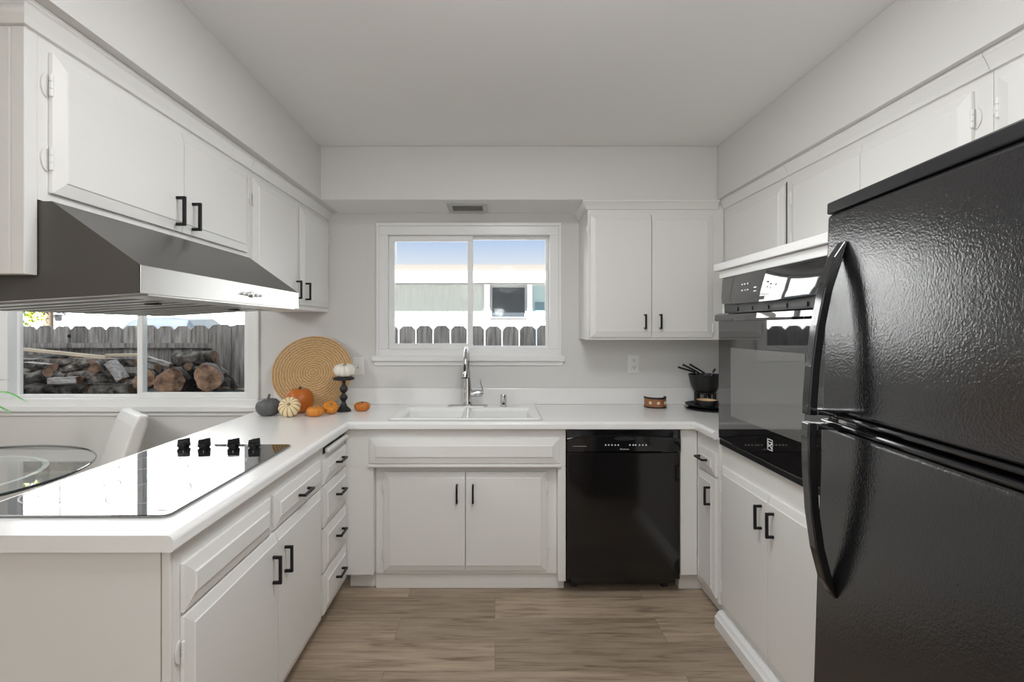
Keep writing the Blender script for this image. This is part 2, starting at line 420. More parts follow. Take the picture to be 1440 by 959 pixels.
def crown(F, a0, a1, parent, zt=ZS - .001, zb=2.082, out=.034, ends=(False, False)):
    """small crown moulding strip"""
    prof = [(0, zb), (.010, zb), (.013, zb + .008), (.016, zb + .016), (.026, zt - .014), (out, zt - .010), (out, zt), (0, zt)]
    bm = B(); rings = []
    if ends[0]: rings += [[F.p(a0 - c, z, -.285) for c, z in prof], [F.p(a0 - c, z, c) for c, z in prof]]
    else: rings.append([F.p(a0, z, c) for c, z in prof])
    rings.append([F.p(a1, z, c) for c, z in prof])
    loft(bm, rings)
    return ob('crown_molding', bm, PAINT, parent, smooth=True)

# ------------------------------------------------------------------ left upper cabinets
FL = Fr((-1.062, 0, 0), (0, 1, 0), (1, 0, 0))     # a = world y, facing +x
cab = thing('upper_cabinet', 'white double-door upper cabinet directly above the range hood', 'cabinet', (-1.22, 1.6, 1.70))
bm = B(); fbox(bm, FL, 1.139, 2.112, 1.698, ZS - .002, -.328, 0)
fbox(bm, FL, 1.108, 1.1385, 1.522, ZS - .002, -.328, 0)
fbox(bm, FL, 1.1065, 1.108, 1.522, 2.08, -.028, 0); fbox(bm, FL, 1.1065, 1.108, 1.522, 2.08, -.328, -.034)
ob('carcass', bm, PAINT, cab, bevel=.0015)
door(FL, 1.166, 1.644, 1.720, 2.055, cab, (1.605, 1.782), (-1, (1.80, 1.975)), meet=1)
door(FL, 1.647, 2.088, 1.720, 2.055, cab, (1.690, 1.782), (1, (1.80, 1.975)), meet=-1)
crown(FL, 1.1065, 2.112, cab, ends=(True, False))
cab = thing('upper_cabinet', 'white double-door upper cabinet between the range hood and the back wall', 'cabinet', (-1.22, 2.6, 1.50))
bm = B(); fbox(bm, FL, 2.114, YW - .002, 1.500, ZS - .002, -.328, 0)
ob('carcass', bm, PAINT, cab, bevel=.0015)
door(FL, 2.140, 2.618, 1.525, 2.055, cab, (2.575, 1.60), (-1, (1.62, 1.96)))
door(FL, 2.655, 3.095, 1.525, 2.055, cab, (2.700, 1.60), (1, (1.62, 1.96)))
crown(FL, 2.114, YW - .002, cab)

# ------------------------------------------------------------------ back upper cabinet
FU = Fr((0, 2.832, 0), (1, 0, 0), (0, -1, 0))
cab = thing('upper_cabinet', 'white double-door wall cabinet to the right of the sink window', 'cabinet', (.92, 2.98, 1.331))
bm = B(); fbox(bm, FU, .535, 1.3215, 1.331, ZS - .002, -.296, 0)
ob('carcass', bm, PAINT, cab, bevel=.0015)
door(FU, .548, .897, 1.345, 2.052, cab, (.858, 1.436), (-1, (1.40, 1.97)), hl=.085, meet=1)
door(FU, .900, 1.252, 1.345, 2.052, cab, (.946, 1.436), (1, (1.40, 1.97)), hl=.085, meet=-1)
crown(FU, .535, 1.284, cab, ends=(True, False))

# ------------------------------------------------------------------ right upper cabinets
FRU = Fr((1.322, 0, 0), (0, 1, 0), (-1, 0, 0))
def rup(label, y0, y1, doors, dark=False):
    cab = thing('upper_cabinet', label, 'cabinet', (1.49, (y0 + y1) / 2, 1.712))
    bm = B(); fbox(bm, FRU, y0, y1, 1.712, ZS - .002, -.335, 0)
    ob('carcass', bm, PAINT, cab, bevel=.0015)
    for a0, a1, hs in doors:
        door(FRU, a0, a1, 1.728, 2.052, cab, None, (hs, (1.80, 1.975)) if hs else None, meet=-hs)
    crown(FRU, y0, y1, cab, out=.030)
    return cab
rc = rup('white single-door upper cabinet in the corner above the oven tower', 2.196, 2.8315, ((2.226, 2.792, 0),))
bm = B(); fbox(bm, FRU, 2.2185, 2.2245, 1.735, 2.06, .0003, .0012)
ob('door_gap', bm, DARKIN, rc)
rup('white double-door upper cabinet above oven and refrigerator', 1.302, 2.194, ((1.752, 2.172, 1), (1.351, 1.749, -1)))
rup('white upper cabinet above the refrigerator, cut by the picture edge', .40, 1.300, ((.86, 1.277, 1), (.44, .857, -1)))

# ------------------------------------------------------------------ range hood
hood = thing('range_hood', 'stainless steel range hood with slanted front above the cooktop', 'range hood', (-1.10, 1.60, 1.448))
y0, y1 = 1.1425, 2.062; xf, xb = -.826, -1.386; zf0, zf1 = 1.481, 1.547; zb0 = 1.448; zt = 1.695; xc = -1.052; xt = -1.078
# slanted canopy sheet and back
bm = B()
sec = [(xf, zf1), (xc + .02, zt), (xb, zt), (xb, zt - .02), (xc, zt - .02), (xf - .004, zf1 - .004)]
loft(bm, [[(x, y0 + .002, z) for x, z in sec], [(x, y1 - .002, z) for x, z in sec]])
box(bm, xb, xb + .004, y0 + .002, y1 - .002, zb0 + .01, zt)
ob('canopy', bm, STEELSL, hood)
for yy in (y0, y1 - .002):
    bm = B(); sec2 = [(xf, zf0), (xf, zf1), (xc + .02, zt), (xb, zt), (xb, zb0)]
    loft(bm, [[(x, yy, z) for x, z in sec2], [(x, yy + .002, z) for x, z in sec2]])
    sp_ = ob('side_panel', bm, HOODSIDE, hood); sp_['label'] = 'steel side panel coloured as its dark reflection'
bm = B(); box(bm, xf - .003, xf + .0015, y0, y1, zf0, zf1)
lip = ob('front_panel', bm, STEEL, hood, bevel=.001)
for i, r_ in enumerate((.0045, .0055, .010, .0055, .0045)):
    yy = 1.66 + i * .030 - .06
    bm = B(); Mx = Matrix.Rotation(R(90), 4, 'Y')
    lathe(bm, [(r_, 0), (r_, .006), (r_ * .8, .008)], xf + .001, yy, 1.512, 16, Mx)
    ob('button', bm, CHROME, lip, smooth=True)
# underside: rim frame and two baffle filters
def zu(x): return zb0 + (zf0 - zb0) * (x - xb) / (xf - xb)
def under(bm, x0, x1, ya, yb, dz0, dz1):
    hexa(bm, [(x0, ya, zu(x0) + dz0), (x1, ya, zu(x1) + dz0), (x1, yb, zu(x1) + dz0), (x0, yb, zu(x0) + dz0), (x0, ya, zu(x0) + dz1), (x1, ya, zu(x1) + dz1), (x1, yb, zu(x1) + dz1), (x0, yb, zu(x0) + dz1)])
bm = B()
under(bm, xb + .004, xf - .003, y0 + .002, y0 + .03, 0, .006); under(bm, xb + .004, xf - .003, y1 - .03, y1 - .002, 0, .006)
under(bm, xb + .004, xb + .03, y0 + .03, y1 - .03, 0, .006); under(bm, xf - .075, xf - .003, y0 + .03, y1 - .03, -.004, .006)
ob('rim', bm, STEEL, hood)
ym = (y0 + y1) / 2
for ya, yb in ((y0 + .031, ym - .001), (ym + .001, y1 - .031)):
    bm = B(); n = 5; st = (yb - ya - .03) / n
    under(bm, xb + .031, xf - .076, ya, ya + .014, .001, .008); under(bm, xb + .031, xf - .076, yb - .014, yb, .001, .008)
    for i in range(n):
        q = ya + .015 + i * st
        under(bm, xb + .031, xf - .076, q, q + st * .5, -.0035, .006)
    under(bm, xb + .031, xf - .076, ya, yb, .012, .014)
    f_ = ob('baffle_filter', bm, STEEL, hood)
    bm = B()
    for i in range(n):
        q = ya + .015 + i * st; under(bm, xb + .032, xf - .077, q + st * .5 + .0005, q + st - .0005, -.0025, .006)
    ob('slat_gap_shade', bm, mat('gap_shade', (.10, .10, .10), .5), f_)  # shade between the slats put in as dark strips
    bm = B(); xm = xf - .14; box(bm, xm - .02, xm + .02, (ya + yb) / 2 - .006, (ya + yb) / 2 + .006, zu(xm) - .008, zu(xm) + .002)
    ob('latch', bm, RUBBER, f_)

# ------------------------------------------------------------------ base cabinets of the peninsula
FP = Fr((-.785, 0, 0), (0, 1, 0), (1, 0, 0))
cab = thing('base_cabinet', 'white peninsula base cabinet under the cooktop with two doors', 'cabinet', (-1.08, 1.70, 0))
bm = B(); fbox(bm, FP, 1.196, 2.200, .092, CB - .002, -.59, 0)
fbox(bm, FP, 1.22, 2.200, 0, .091, -.59, -.065)
ob('carcass', bm, PAINT, cab, bevel=.0015)
bm = B(); box(bm, -1.378, -.809, 1.186, 1.1955, .001, CB - .002); ob('end_panel', bm, PAINT, cab, bevel=.001)
bm = B(); box(bm, -.806, -.7845, 1.186, 1.1955, .001, CB - .002); ob('corner_strip', bm, PAINT, cab, bevel=.002)
door(FP, 1.222, 1.700, .690, .812, cab, None, None, prof=RAISED, name='false_drawer_front')
door(FP, 1.722, 2.186, .690, .812, cab, (1.955, .748), None, prof=RAISED, name='drawer_front', vert=False)
door(FP, 1.222, 1.731, .100, .680, cab, (1.690, .566), (-1, (.19, .595)), meet=1)
door(FP, 1.735, 2.186, .100, .680, cab, (1.785, .560), (1, (.19, .595)), meet=-1)
cab = thing('drawer_cabinet', 'white stack of four drawers at the far end of the peninsula', 'cabinet', (-1.08, 2.38, 0))
bm = B(); fbox(bm, FP, 2.202, 2.566, .092, CB - .002, -.59, 0); fbox(bm, FP, 2.202, 2.60, 0, .091, -.59, -.065)
ob('carcass', bm, PAINT, cab, bevel=.0015)
for z0, z1 in ((.690, .796), (.495, .680), (.290, .485), (.100, .280)):
    door(FP, 2.216, 2.556, z0, z1, cab, (2.405, (z0 + z1) / 2 + .012), None, prof=RAISED, name='drawer_front', vert=False)
bm = B(); fbox(bm, FP, 2.236, 2.552, .823, .852, .0003, .002); ob('slot', bm, DARKIN, cab)
bm = B(); fbox(bm, FP, 2.250, 2.550, .826, .849, .0022, .026)
cb = ob('cutting_board', bm, PAINT, cab, bevel=.008, segs=3)
cb['label'] = 'rounded white front of the pull-out board'

# ------------------------------------------------------------------ sink base cabinet
FS = Fr((0, 2.570, 0), (1, 0, 0), (0, -1, 0))
cab = thing('sink_cabinet', 'white sink base cabinet with recessed double doors under a long false drawer', 'cabinet', (-.2, 2.85, 0))
bm = B()
fbox(bm, FS, -.783, .371, .672, CB - .002, -.020, 0)           # top rail
fbox(bm, FS, -.783, -.637, .105, .672, -.050, 0); fbox(bm, FS, .330, .371, .072, .672, -.050, 0)
fbox(bm, FS, -.637, .330, .088, .672, -.066, -.050)            # recessed frame
fbox(bm, FS, -.783, -.640, .001, .105, -.100, -.085)           # left toe kick
fbox(bm, FS, -.640, .371, .001, .0875, -.100, -.066)
fbox(bm, FS, -.783, -.765, .105, CB - .002, -.55, -.05); fbox(bm, FS, .353, .371, .001, CB - .002, -.55, -.10)
ob('carcass', bm, PAINT, cab, bevel=.0025)
door(FS, -.655, .337, .692, .822, cab, None, None, prof=RAISED, name='false_drawer_front')
bm = B(); fbox(bm, FS, -.664, .346, .672, .6885, .0005, .016); ob('rail_molding', bm, PAINT, cab, bevel=.004)
FS2 = Fr((0, 2.620, 0), (1, 0, 0), (0, -1, 0))
door(FS2, -.592, -.158, .108, .634, cab, (-.201, .525), (-1, (.20, .56)), meet=1)
door(FS2, -.154, .276, .108, .634, cab, (-.116, .525), (1, (.20, .56)), meet=-1)

# ------------------------------------------------------------------ dishwasher
dw = thing('dishwasher', 'black built-in dishwasher beside the sink cabinet', 'dishwasher', (.673, 2.82, 0))
x0, x1 = .376, .968; FD = Fr((0, 2.572, 0), (1, 0, 0), (0, -1, 0))
bm = B(); fbox(bm, FD, x0 + .006, x1 - .006, .095, CB - .006, -.52, -.002); fbox(bm, FD, x0 + .03, x1 - .03, .02, .09, -.50, -.075)
for a in (x0 + .05, x1 - .05): fbox(bm, FD, a - .015, a + .015, 0, .03, -.11, -.08)
ob('body', bm, RUBBER, dw)
bm = B(); fbox(bm, FD, x0 + .002, x1 - .002, .088, .748, -.001, .012); fbox(bm, FD, x0 + .03, x1 - .03, .066, .088, -.04, 0)
ob('door', bm, mat('dishwasher_door', (.009, .008, .008), .10, ior=1.55), dw, bevel=.004)
# bulging control panel: section swept along x
bm = B(); rings = []
for i in range(25):
    s = i / 24; x = x0 + (x1 - x0) * s; bul = math.sin(PI * s) ** .8
    ze = .826 + .018 * bul
    sec = [(-.001, .752), (.014, .752), (.016 + .010 * bul, .760), (.018 + .010 * bul, ze - .006), (.013 + .002 * bul, ze), (.008, .866), (-.001, .868)]
    rings.append([FD.p(x, z, c) for c, z in sec])
loft(bm, rings); cp = ob('control_panel', bm, BLACKG, dw, smooth=True)
bm = B(); pts = [(.055 * math.cos(2 * PI * i / 24), .010 * math.sin(2 * PI * i / 24)) for i in range(24)]
prism(bm, pts, lambda a, b_, c: FD.p(.672 + a, .826 + b_, c), .020, .031)
ob('handle_pocket', bm, DARKIN, cp)
for i, a in enumerate((-.098, -.082, -.065, -.048, -.032, .028, .045, .058, .078, .095, .112)):
    bm = B(); Mx = Matrix.Rotation(R(90), 4, 'X')
    lathe(bm, [(.004, 0), (.004, .001)], .672 + a, 2.572 - .0265, .792, 10, Mx); ob('button', bm, MARK, cp)
def text(name, s, size, F, a, b, c, m, parent, depth=.0003):
    cu = bpy.data.curves.new(name, 'FONT'); cu.body = s; cu.size = size; cu.extrude = depth; cu.align_x = 'CENTER'; cu.align_y = 'CENTER'
    cu.materials.append(m)
    o = bpy.data.objects.new(name, cu); C.objects.link(o); o.parent = parent
    me = bpy.data.meshes.new_from_object(o.evaluated_get(bpy.context.evaluated_depsgraph_get())); bpy.data.objects.remove(o)
    o = bpy.data.objects.new(name, me); C.objects.link(o); o.parent = parent
    n = F.n; v = Vector((0, 0, 1)); u = v.cross(n)
    o.matrix_local = Matrix.Translation(F.p(a, b, c) - WL[parent]) @ Matrix((u, v, n)).transposed().to_4x4()
    return o
text('badge', 'Kenmore', .012, FD, .672, .771, .0285, MARK, cp)
bm = B(); fbox(bm, FD, .405, .478, .784, .7853, .0215, .0225); ob('printed_line', bm, MARK, cp)

# ------------------------------------------------------------------ corner base cabinet right of the dishwasher
FN = Fr((1.060, 0, 0), (0, 1, 0), (-1, 0, 0))
cab = thing('base_cabinet', 'narrow white base cabinet in the corner between dishwasher and oven tower', 'cabinet', (1.35, 2.5, 0))
bm = B(); fbox(bm, FS, .972, 1.0595, .105, CB - .002, -.05, 0); fbox(bm, FS, .985, 1.12, .001, .105, -.11, -.06)
fbox(bm, FN, 2.318, 2.569, .092, CB - .002, -.59, 0); fbox(bm, FN, 2.318, 2.64, .001, .092, -.59, -.05)
ob('carcass', bm, PAINT, cab, bevel=.002)
door(FN, 2.335, 2.530, .690, .800, cab, (2.445, .752), None, prof=RAISED, name='drawer_front', vert=False, hl=.09)
door(FN, 2.335, 2.530, .112, .680, cab, (2.372, .588), (1, (.20, .60)), hl=.09)

# ------------------------------------------------------------------ oven tower cabinet
FO = Fr((1.070, 0, 0), (0, 1, 0), (-1, 0, 0))
tow = thing('oven_cabinet', 'white oven tower with two doors below and a ledge on top', 'cabinet', (1.36, 1.9, 0))
bm = B()
fbox(bm, FO, 1.492, 2.308, .001, .856, -.585, 0); fbox(bm, FO, 1.492, 1.522, .856, 1.632, -.585, 0); fbox(bm, FO, 2.292, 2.308, .856, 1.632, -.585, 0)
fbox(bm, FO, 1.492, 2.308, 1.632, 1.664, -.585, 0); fbox(bm, FO, 1.522, 2.292, .856, 1.632, -.585, -.56)
ob('carcass', bm, PAINT, tow, bevel=.0015)
bm = B(); fbox(bm, FO, 1.492, 2.316, 1.630, 1.666, .0005, .012); fbox(bm, FO, 1.492, 2.336, 1.6665, 1.700, -.24, .030)
ob('top_ledge', bm, TRIM, tow, bevel=.003)
door(FO, 1.892, 2.292, .095, .756, tow, (1.932, .655), (1, (.19, .66)), meet=-1)
door(FO, 1.510, 1.888, .095, .756, tow, (1.848, .655), (-1, (.19, .66)), meet=1)
bm = B(); prof = [(0, .001), (.040, .001), (.040, .050), (.032, .058), (.026, .070), (.012, .078), (0, .078)]
loft(bm, [[FO.p(1.492, z, c + .0005) for c, z in prof], [FO.p(2.300, z, c + .0005) for c, z in prof]])
ob('base_molding', bm, TRIM, tow)

# ------------------------------------------------------------------ wall oven
ov = thing('wall_oven', 'black glass wall oven built into the white tower', 'oven', (1.3, 1.9, .86))
oy0, oy1 = 1.526, 2.288
bm = B(); fbox(bm, FO, oy0, oy1, .860, 1.628, -.54, -.001); ob('body', bm, RUBBER, ov)
bm = B(); fbox(bm, FO, oy0 - .004, oy1 + .004, .8575, .884, .0005, .022); ob('bottom_trim', bm, BLACKM, ov, bevel=.003)
bm = B(); fbox(bm, FO, oy0, oy1, .888, 1.466, .0005, .028); dr = ob('oven_door', bm, GLASSK, ov, bevel=.003)
bm = B(); fbox(bm, FO, 1.648, 2.166, 1.010, 1.312, .0282, .0292)
wn = ob('oven_window', bm, mat('oven_window_glass', (.13, .13, .125), .03, ior=1.9), dr); wn['label'] = 'paler grey viewing window'
# full-width pocket handle bar
bm = B(); secs = []
for i in range(17):
    s = i / 16; y = oy0 + .004 + (oy1 - oy0 - .008) * s; q = .032 + .016 * math.sin(PI * s)
    secs.append([FO.p(y, 1.432, q - .004), FO.p(y, 1.430, q + .010), FO.p(y, 1.438, q + .016), FO.p(y, 1.458, q + .014), FO.p(y, 1.464, q + .004), FO.p(y, 1.458, q - .004)])
loft(bm, secs)
for y in (oy0 + .03, oy1 - .03): fbox(bm, FO, y - .012, y + .012, 1.436, 1.458, .028, .044)
ob('oven_handle', bm, GLASSK, dr, smooth=True)
bm = B()
for y in range(6): fbox(bm, FO, oy0 + .03 + y * .12, oy0 + .13 + y * .12, 1.474, 1.490, .0005, .004)
ob('vent_slot', bm, RUBBER, ov)
bm = B(); rings = []
for i in range(33):
    s = i / 32; y = oy0 + (oy1 - oy0) * s; q = .012 + .034 * math.sin(PI * s)
    zb_ = 1.502 + .010 * (2 * s - 1) ** 2
    rings.append([FO.p(y, zb_, .0005), FO.p(y, zb_, q), FO.p(y, zb_ + .03, q + .002), FO.p(y, 1.622, q * .8), FO.p(y, 1.627, q * .8 - .004), FO.p(y, 1.627, .0005)])
loft(bm, rings); ocp = ob('control_panel', bm, GLASSK, ov, smooth=True)
for i, (y, z, w_) in enumerate(((2.04, 1.555, .010), (2.015, 1.555, .010), (1.99, 1.555, .010), (2.04, 1.58, .010), (2.015, 1.58, .010), (1.99, 1.58, .010), (1.93, 1.56, .018), (1.93, 1.545, .018), (1.85, 1.555, .008), (1.83, 1.565, .008), (1.83, 1.55, .008), (1.80, 1.56, .010), (1.85, 1.575, .008))):
    s = (y - oy0) / (oy1 - oy0); q = .012 + .034 * math.sin(PI * s)
    bm = B(); fbox(bm, FO, y - w_ / 2, y + w_ / 2, z - .0025, z + .0025, q - .001, q + .0006 + (.002 if z < 1.55 else .001)); ob('button_mark', bm, GREYM, ocp)
# square stroke emblem
bm = B(); FE = Fr((1.070 - .0282, 1.858, .957), (0, -1, 0), (-1, 0, 0)); hw, hh, t_ = .017, .021, .0026
ring_frame(bm, FE, -hw, hw, -hh, hh, t_, 0, .0012)
fbox(bm, FE, -hw + t_, hw - t_, .0085, .0115, 0, .0012)
def stroke(bm, F, p, q, w_):
    d = Vector((q[0] - p[0], q[1] - p[1])).normalized() * w_ / 2; nx, ny = -d.y, d.x
    prism(bm, [(p[0] + nx, p[1] + ny), (q[0] + nx, q[1] + ny), (q[0] - nx, q[1] - ny), (p[0] - nx, p[1] - ny)], lambda a, b_, c: F.p(a, b_, c), 0, .0012)
stroke(bm, FE, (-hw + .003, -.010), (hw - .003, .006), .0042); stroke(bm, FE, (-.004, -.001), (hw - .003, -.013), .0042); stroke(bm, FE, (-hw + .003, .002), (-.002, -.003), .003)
ob('emblem', bm, MARK, dr)

# ------------------------------------------------------------------ worktop
wt = thing('worktop', 'white laminate U-shaped worktop with low backsplash', 'worktop', (-.1, 2.8, CB))
YF = 2.532; XP = -.753; XRC = 1.028; NE = 1.148
outl = [(-1.402, NE), (XP, NE), (XP, YF), (XRC, YF), (XRC, 2.312), (XR - .003, 2.312), (XR - .003, YW - .004), (-1.402, YW - .004)]
nose = [0, 1, 1, 1, 0, 0, 0, 1]          # which edges carry the bullnose
def inset(d):
    out = []; n = len(outl)
    for k in range(n):
        p0, p1, p2 = outl[k - 1], outl[k], outl[(k + 1) % n]
        x_, y_ = p1
        for (a, b_), on in (((p0, p1), nose[k - 1]), ((p1, p2), nose[k])):
            if not on: continue
            dx, dy = b_[0] - a[0], b_[1] - a[1]; l_ = math.hypot(dx, dy)
            x_ += -dy / l_ * d; y_ += dx / l_ * d
        out.append((x_, y_))
    return out
r_ = .016; pr = [(.006, CB)] + [(.006 - .006 * math.sin(R(a)), CB + .006 - .006 * math.cos(R(a))) for a in (30, 60, 90)]
pr += [(r_ - r_ * math.cos(R(a)), CT - r_ + r_ * math.sin(R(a))) for a in (0, 15, 30, 45, 60, 75, 90)]
sx0, sx1, sy0, sy1 = -.545, .228, 2.592, 3.045       # sink cut-out
bm = B(); rs = loft(bm, [[(x_, y_, z_) for x_, y_ in inset(d)] for d, z_ in pr], False, False)
hole = [(sx0, sy0), (sx1, sy0), (sx1, sy1), (sx0, sy1)]
hs = loft(bm, [[(x_, y_, z_) for x_, y_ in hole] for z_ in (CB, CT)], False, False)
for ring, hr in ((rs[0], hs[0]), (rs[-1], hs[1])):
    ed = [bm.edges.get((vs[k], vs[(k + 1) % len(vs)])) for vs in (ring, hr) for k in range(len(vs))]
    bmesh.ops.triangle_fill(bm, use_beauty=True, edges=ed)
ob('top', bm, COUNTER, wt, smooth=True)
bm = B(); box(bm, -1.402, XR - .003, YW - .024, YW - .0015, CT + .0005, 1.017)
box(bm, XR - .024, XR - .0015, 2.314, YW - .026, CT + .0005, 1.017)
ob('backsplash', bm, COUNTER, wt, bevel=.004)

# ------------------------------------------------------------------ cooktop
ck = thing('cooktop', 'black glass electric cooktop with four knobs on the peninsula', 'cooktop', (-1.10, 1.64, CT))
cx0, cx1, cy0, cy1 = -1.362, -.834, 1.252, 2.020; rr = .022
def rrect(x0, x1, y0, y1, r_, z, n=6):
    out = []
    for (x, y, a0) in ((x1 - r_, y1 - r_, 0), (x0 + r_, y1 - r_, 90), (x0 + r_, y0 + r_, 180), (x1 - r_, y0 + r_, 270)):
        for i in range(n + 1):
            a = R(a0 + 90 * i / n); out.append(Vector((x + r_ * math.cos(a), y + r_ * math.sin(a), z)))
    return out
bm = B(); loft(bm, [rrect(cx0, cx1, cy0, cy1, rr, CT + .0008), rrect(cx0, cx1, cy0, cy1, rr, CT + .006), rrect(cx0 + .003, cx1 - .003, cy0 + .003, cy1 - .003, rr - .003, CT + .0075)])
gl = ob('glass_top', bm, COOKG, ck)
def ringmesh(bm, cx, cy, r0, w_, z, n=56):
    loft(bm, [[(cx + (r0 + d) * math.cos(2 * PI * i / n), cy + (r0 + d) * math.sin(2 * PI * i / n), zz) for i in range(n)] for d, zz in ((0, z), (0, z + .0004), (w_, z + .0004), (w_, z))], False, False)
for cx, cy, r_ in ((-1.005, 1.43, .100), (-1.245, 1.445, .112), (-.985, 1.745, .088), (-1.225, 1.745, .088)):
    bm = B(); ringmesh(bm, cx, cy, r_, .004, CT + .0072)
    if r_ > .11: ringmesh(bm, cx, cy, .072, .003, CT + .0072)
    ob('burner_ring', bm, COOKLINE, gl)
bm = B(); box(bm, -.885, -.860, 1.285, 1.293, CT + .0074, CT + .0078); ob('printed_mark', bm, COOKLINE, gl)
for x in (-1.244, -1.162, -1.045, -.963):
    bm = B(); lathe(bm, [(.019, 0), (.019, .003), (.024, .006), (.0235, .016), (.020, .018)], x, 1.962, CT + .0078, 24)
    Mr = Matrix.Rotation(R(28), 4, 'Z')
    hexa(bm, [Vector((x, 1.962, CT + .0078)) + Mr @ Vector(p) for p in ((-.022, -.006, .0175), (.022, -.006, .0175), (.022, .006, .0175), (-.022, .006, .0175), (-.020, -.005, .034), (.021, -.005, .037), (.021, .005, .037), (-.020, .005, .034))])
    kb = ob('knob', bm, BLACKG, ck, smooth=True)
    bm = B(); hexa(bm, [Vector((x, 1.962, CT + .0078)) + Mr @ Vector(p) for p in ((.004, -.0012, .0355), (.021, -.0012, .0372), (.021, .0012, .0372), (.004, .0012, .0355), (.004, -.0012, .0364), (.021, -.0012, .0378), (.021, .0012, .0378), (.004, .0012, .0364))])
    ob('pointer', bm, MARK, kb)

# ------------------------------------------------------------------ sink, faucet, air gap
sk = thing('kitchen_sink', 'white double-bowl drop-in sink under the window', 'sink', (-.158, 2.82, CT))
X0, X1, Y0, Y1 = -.566, .250, 2.574, 3.066; zr = CT + .010
def bowl_ring(x0, x1, y0, y1, r_, z): return rrect(x0, x1, y0, y1, r_, z, 5)
bm = B()
# rim: outer shell
loft(bm, [bowl_ring(X0, X1, Y0, Y1, .03, CT + .0015), bowl_ring(X0 + .001, X1 - .001, Y0 + .001, Y1 - .001, .03, CT + .007), bowl_ring(X0 + .008, X1 - .008, Y0 + .008, Y1 - .008, .026, zr)], False, False)
xm = -.158; deck = 2.935
# deck faces around the two bowls
bx = ((X0 + .045, xm - .016), (xm + .016, X1 - .045)); by0, by1 = Y0 + .035, deck
def quad(x0, x1, y0, y1, z): bm.faces.new([bm.verts.new(p) for p in ((x0, y0, z), (x1, y0, z), (x1, y1, z), (x0, y1, z))])
quad(X0 + .008, X1 - .008, by1, Y1 - .008, zr); quad(X0 + .008, X1 - .008, Y0 + .008, by0, zr)
quad(X0 + .008, bx[0][0], by0, by1, zr); quad(bx[1][1], X1 - .008, by0, by1, zr); quad(bx[0][1], bx[1][0], by0, by1, zr)
for a0, a1 in bx:
    rings = []
    for ins, z in ((0, zr), (.006, zr - .004), (.012, zr - .02), (.022, zr - .15), (.05, zr - .175)):
        rings.append([(a0 + ins, by0 + ins, z), (a1 - ins, by0 + ins, z), (a1 - ins, by1 - ins, z), (a0 + ins, by1 - ins, z)])
    loft(bm, rings, False, True)
ob('basin', bm, PORC, sk)
bm = B()
loft(bm, [bowl_ring(X0 - .004, X1 + .004, Y0 - .004, Y1 + .004, .033, CT + .0006), bowl_ring(X0 - .004, X1 + .004, Y0 - .004, Y1 + .004, .033, CT + .002), bowl_ring(X0 + .0005, X1 - .0005, Y0 + .0005, Y1 - .0005, .03, CT + .0025)], False, False)
ob('rim_line', bm, RIMGREY, sk)  # thin grey line around the sink rim
for a0, a1 in bx:
    bm = B(); lathe(bm, [(.0, .0), (.042, 0), (.042, .003), (.03, .004), (.0, .001)], (a0 + a1) / 2, (by0 + by1) / 2, zr - .1748, 24); ob('drain', bm, CHROME, sk, smooth=True)

fx, fy, fz = -.166, 2.992, zr + .0005
fa = thing('faucet', 'chrome pull-down kitchen faucet with side lever', 'faucet', (fx, fy, fz))
bm = B(); loft(bm, [rrect(fx - .125, fx + .125, fy - .028, fy + .028, .027, fz), rrect(fx - .125, fx + .125, fy - .028, fy + .028, .027, fz + .004), rrect(fx - .118, fx + .118, fy - .022, fy + .022, .021, fz + .010)])
ob('base_plate', bm, CHROME, fa, smooth=True)
bm = B(); lathe(bm, [(.029, .0105), (.029, .02), (.026, .03), (.026, .10), (.023, .13), (.019, .18), (.0155, .21)], fx, fy, fz, 24)
ob('body', bm, CHROME, fa, smooth=True)
bm = B(); pts = []; rad = []
for i in range(6): pts.append((fx, fy, fz + .205 + .012 * i)); rad.append(.0135)
for i in range(1, 15):
    a = PI * i / 16; pts.append((fx - .003 * i / 14, fy - .085 + .085 * math.cos(a), fz + .265 + .088 * math.sin(a))); rad.append(.0125)
tube(bm, pts, rad, 16); ob('spout', bm, CHROME, fa, smooth=True)
px, py, pz = pts[-1]
bm = B(); tube(bm, [(px, py, pz), (px - .001, py - .006, pz - .03), (px - .002, py - .010, pz - .075), (px - .002, py - .012, pz - .10), (px - .002, py - .0125, pz - .108)], [.0128, .0145, .0195, .0245, .0225], 20)
sh = ob('spray_head', bm, CHROME, fa, smooth=True)
bm = B(); lathe(bm, [(.0225, -.003), (.0225, .0)], px - .002, py - .0127, pz - .109, 20); ob('nozzle', bm, RUBBER, sh)
bm = B(); tube(bm, [(px - .002, py - .0215, pz - .03), (px - .003, py - .030, pz - .055), (px - .003, py - .0325, pz - .07)], [.004, .008, .006], 12); ob('spray_button', bm, RUBBER, sh, smooth=True)
bm = B(); tube(bm, [(fx + .02, fy, fz + .075), (fx + .045, fy, fz + .078), (fx + .072, fy, fz + .078), (fx + .088, fy, fz + .074), (fx + .094, fy, fz + .070)], [.021, .022, .021, .018, .010], 18)
hb = ob('valve', bm, CHROME, fa, smooth=True)
bm = B(); tube(bm, [(fx + .082, fy, fz + .065), (fx + .092, fy - .002, fz + .085), (fx + .088, fy - .004, fz + .110), (fx + .079, fy - .005, fz + .135), (fx + .078, fy - .004, fz + .155), (fx + .084, fy - .004, fz + .168)], [.006, .006, .0052, .0048, .0055, .006], 12)
ob('lever', bm, CHROME, hb, smooth=True)
ag = thing('air_gap', 'short chrome cylinder on the sink deck right of the faucet', 'air gap', (.055, 3.0, zr))
bm = B(); lathe(bm, [(.024, .0008), (.024, .004), (.0195, .005), (.0195, .066), (.017, .070)], .052, 2.995, zr, 24); ob('cap', bm, CHROME, ag, smooth=True)
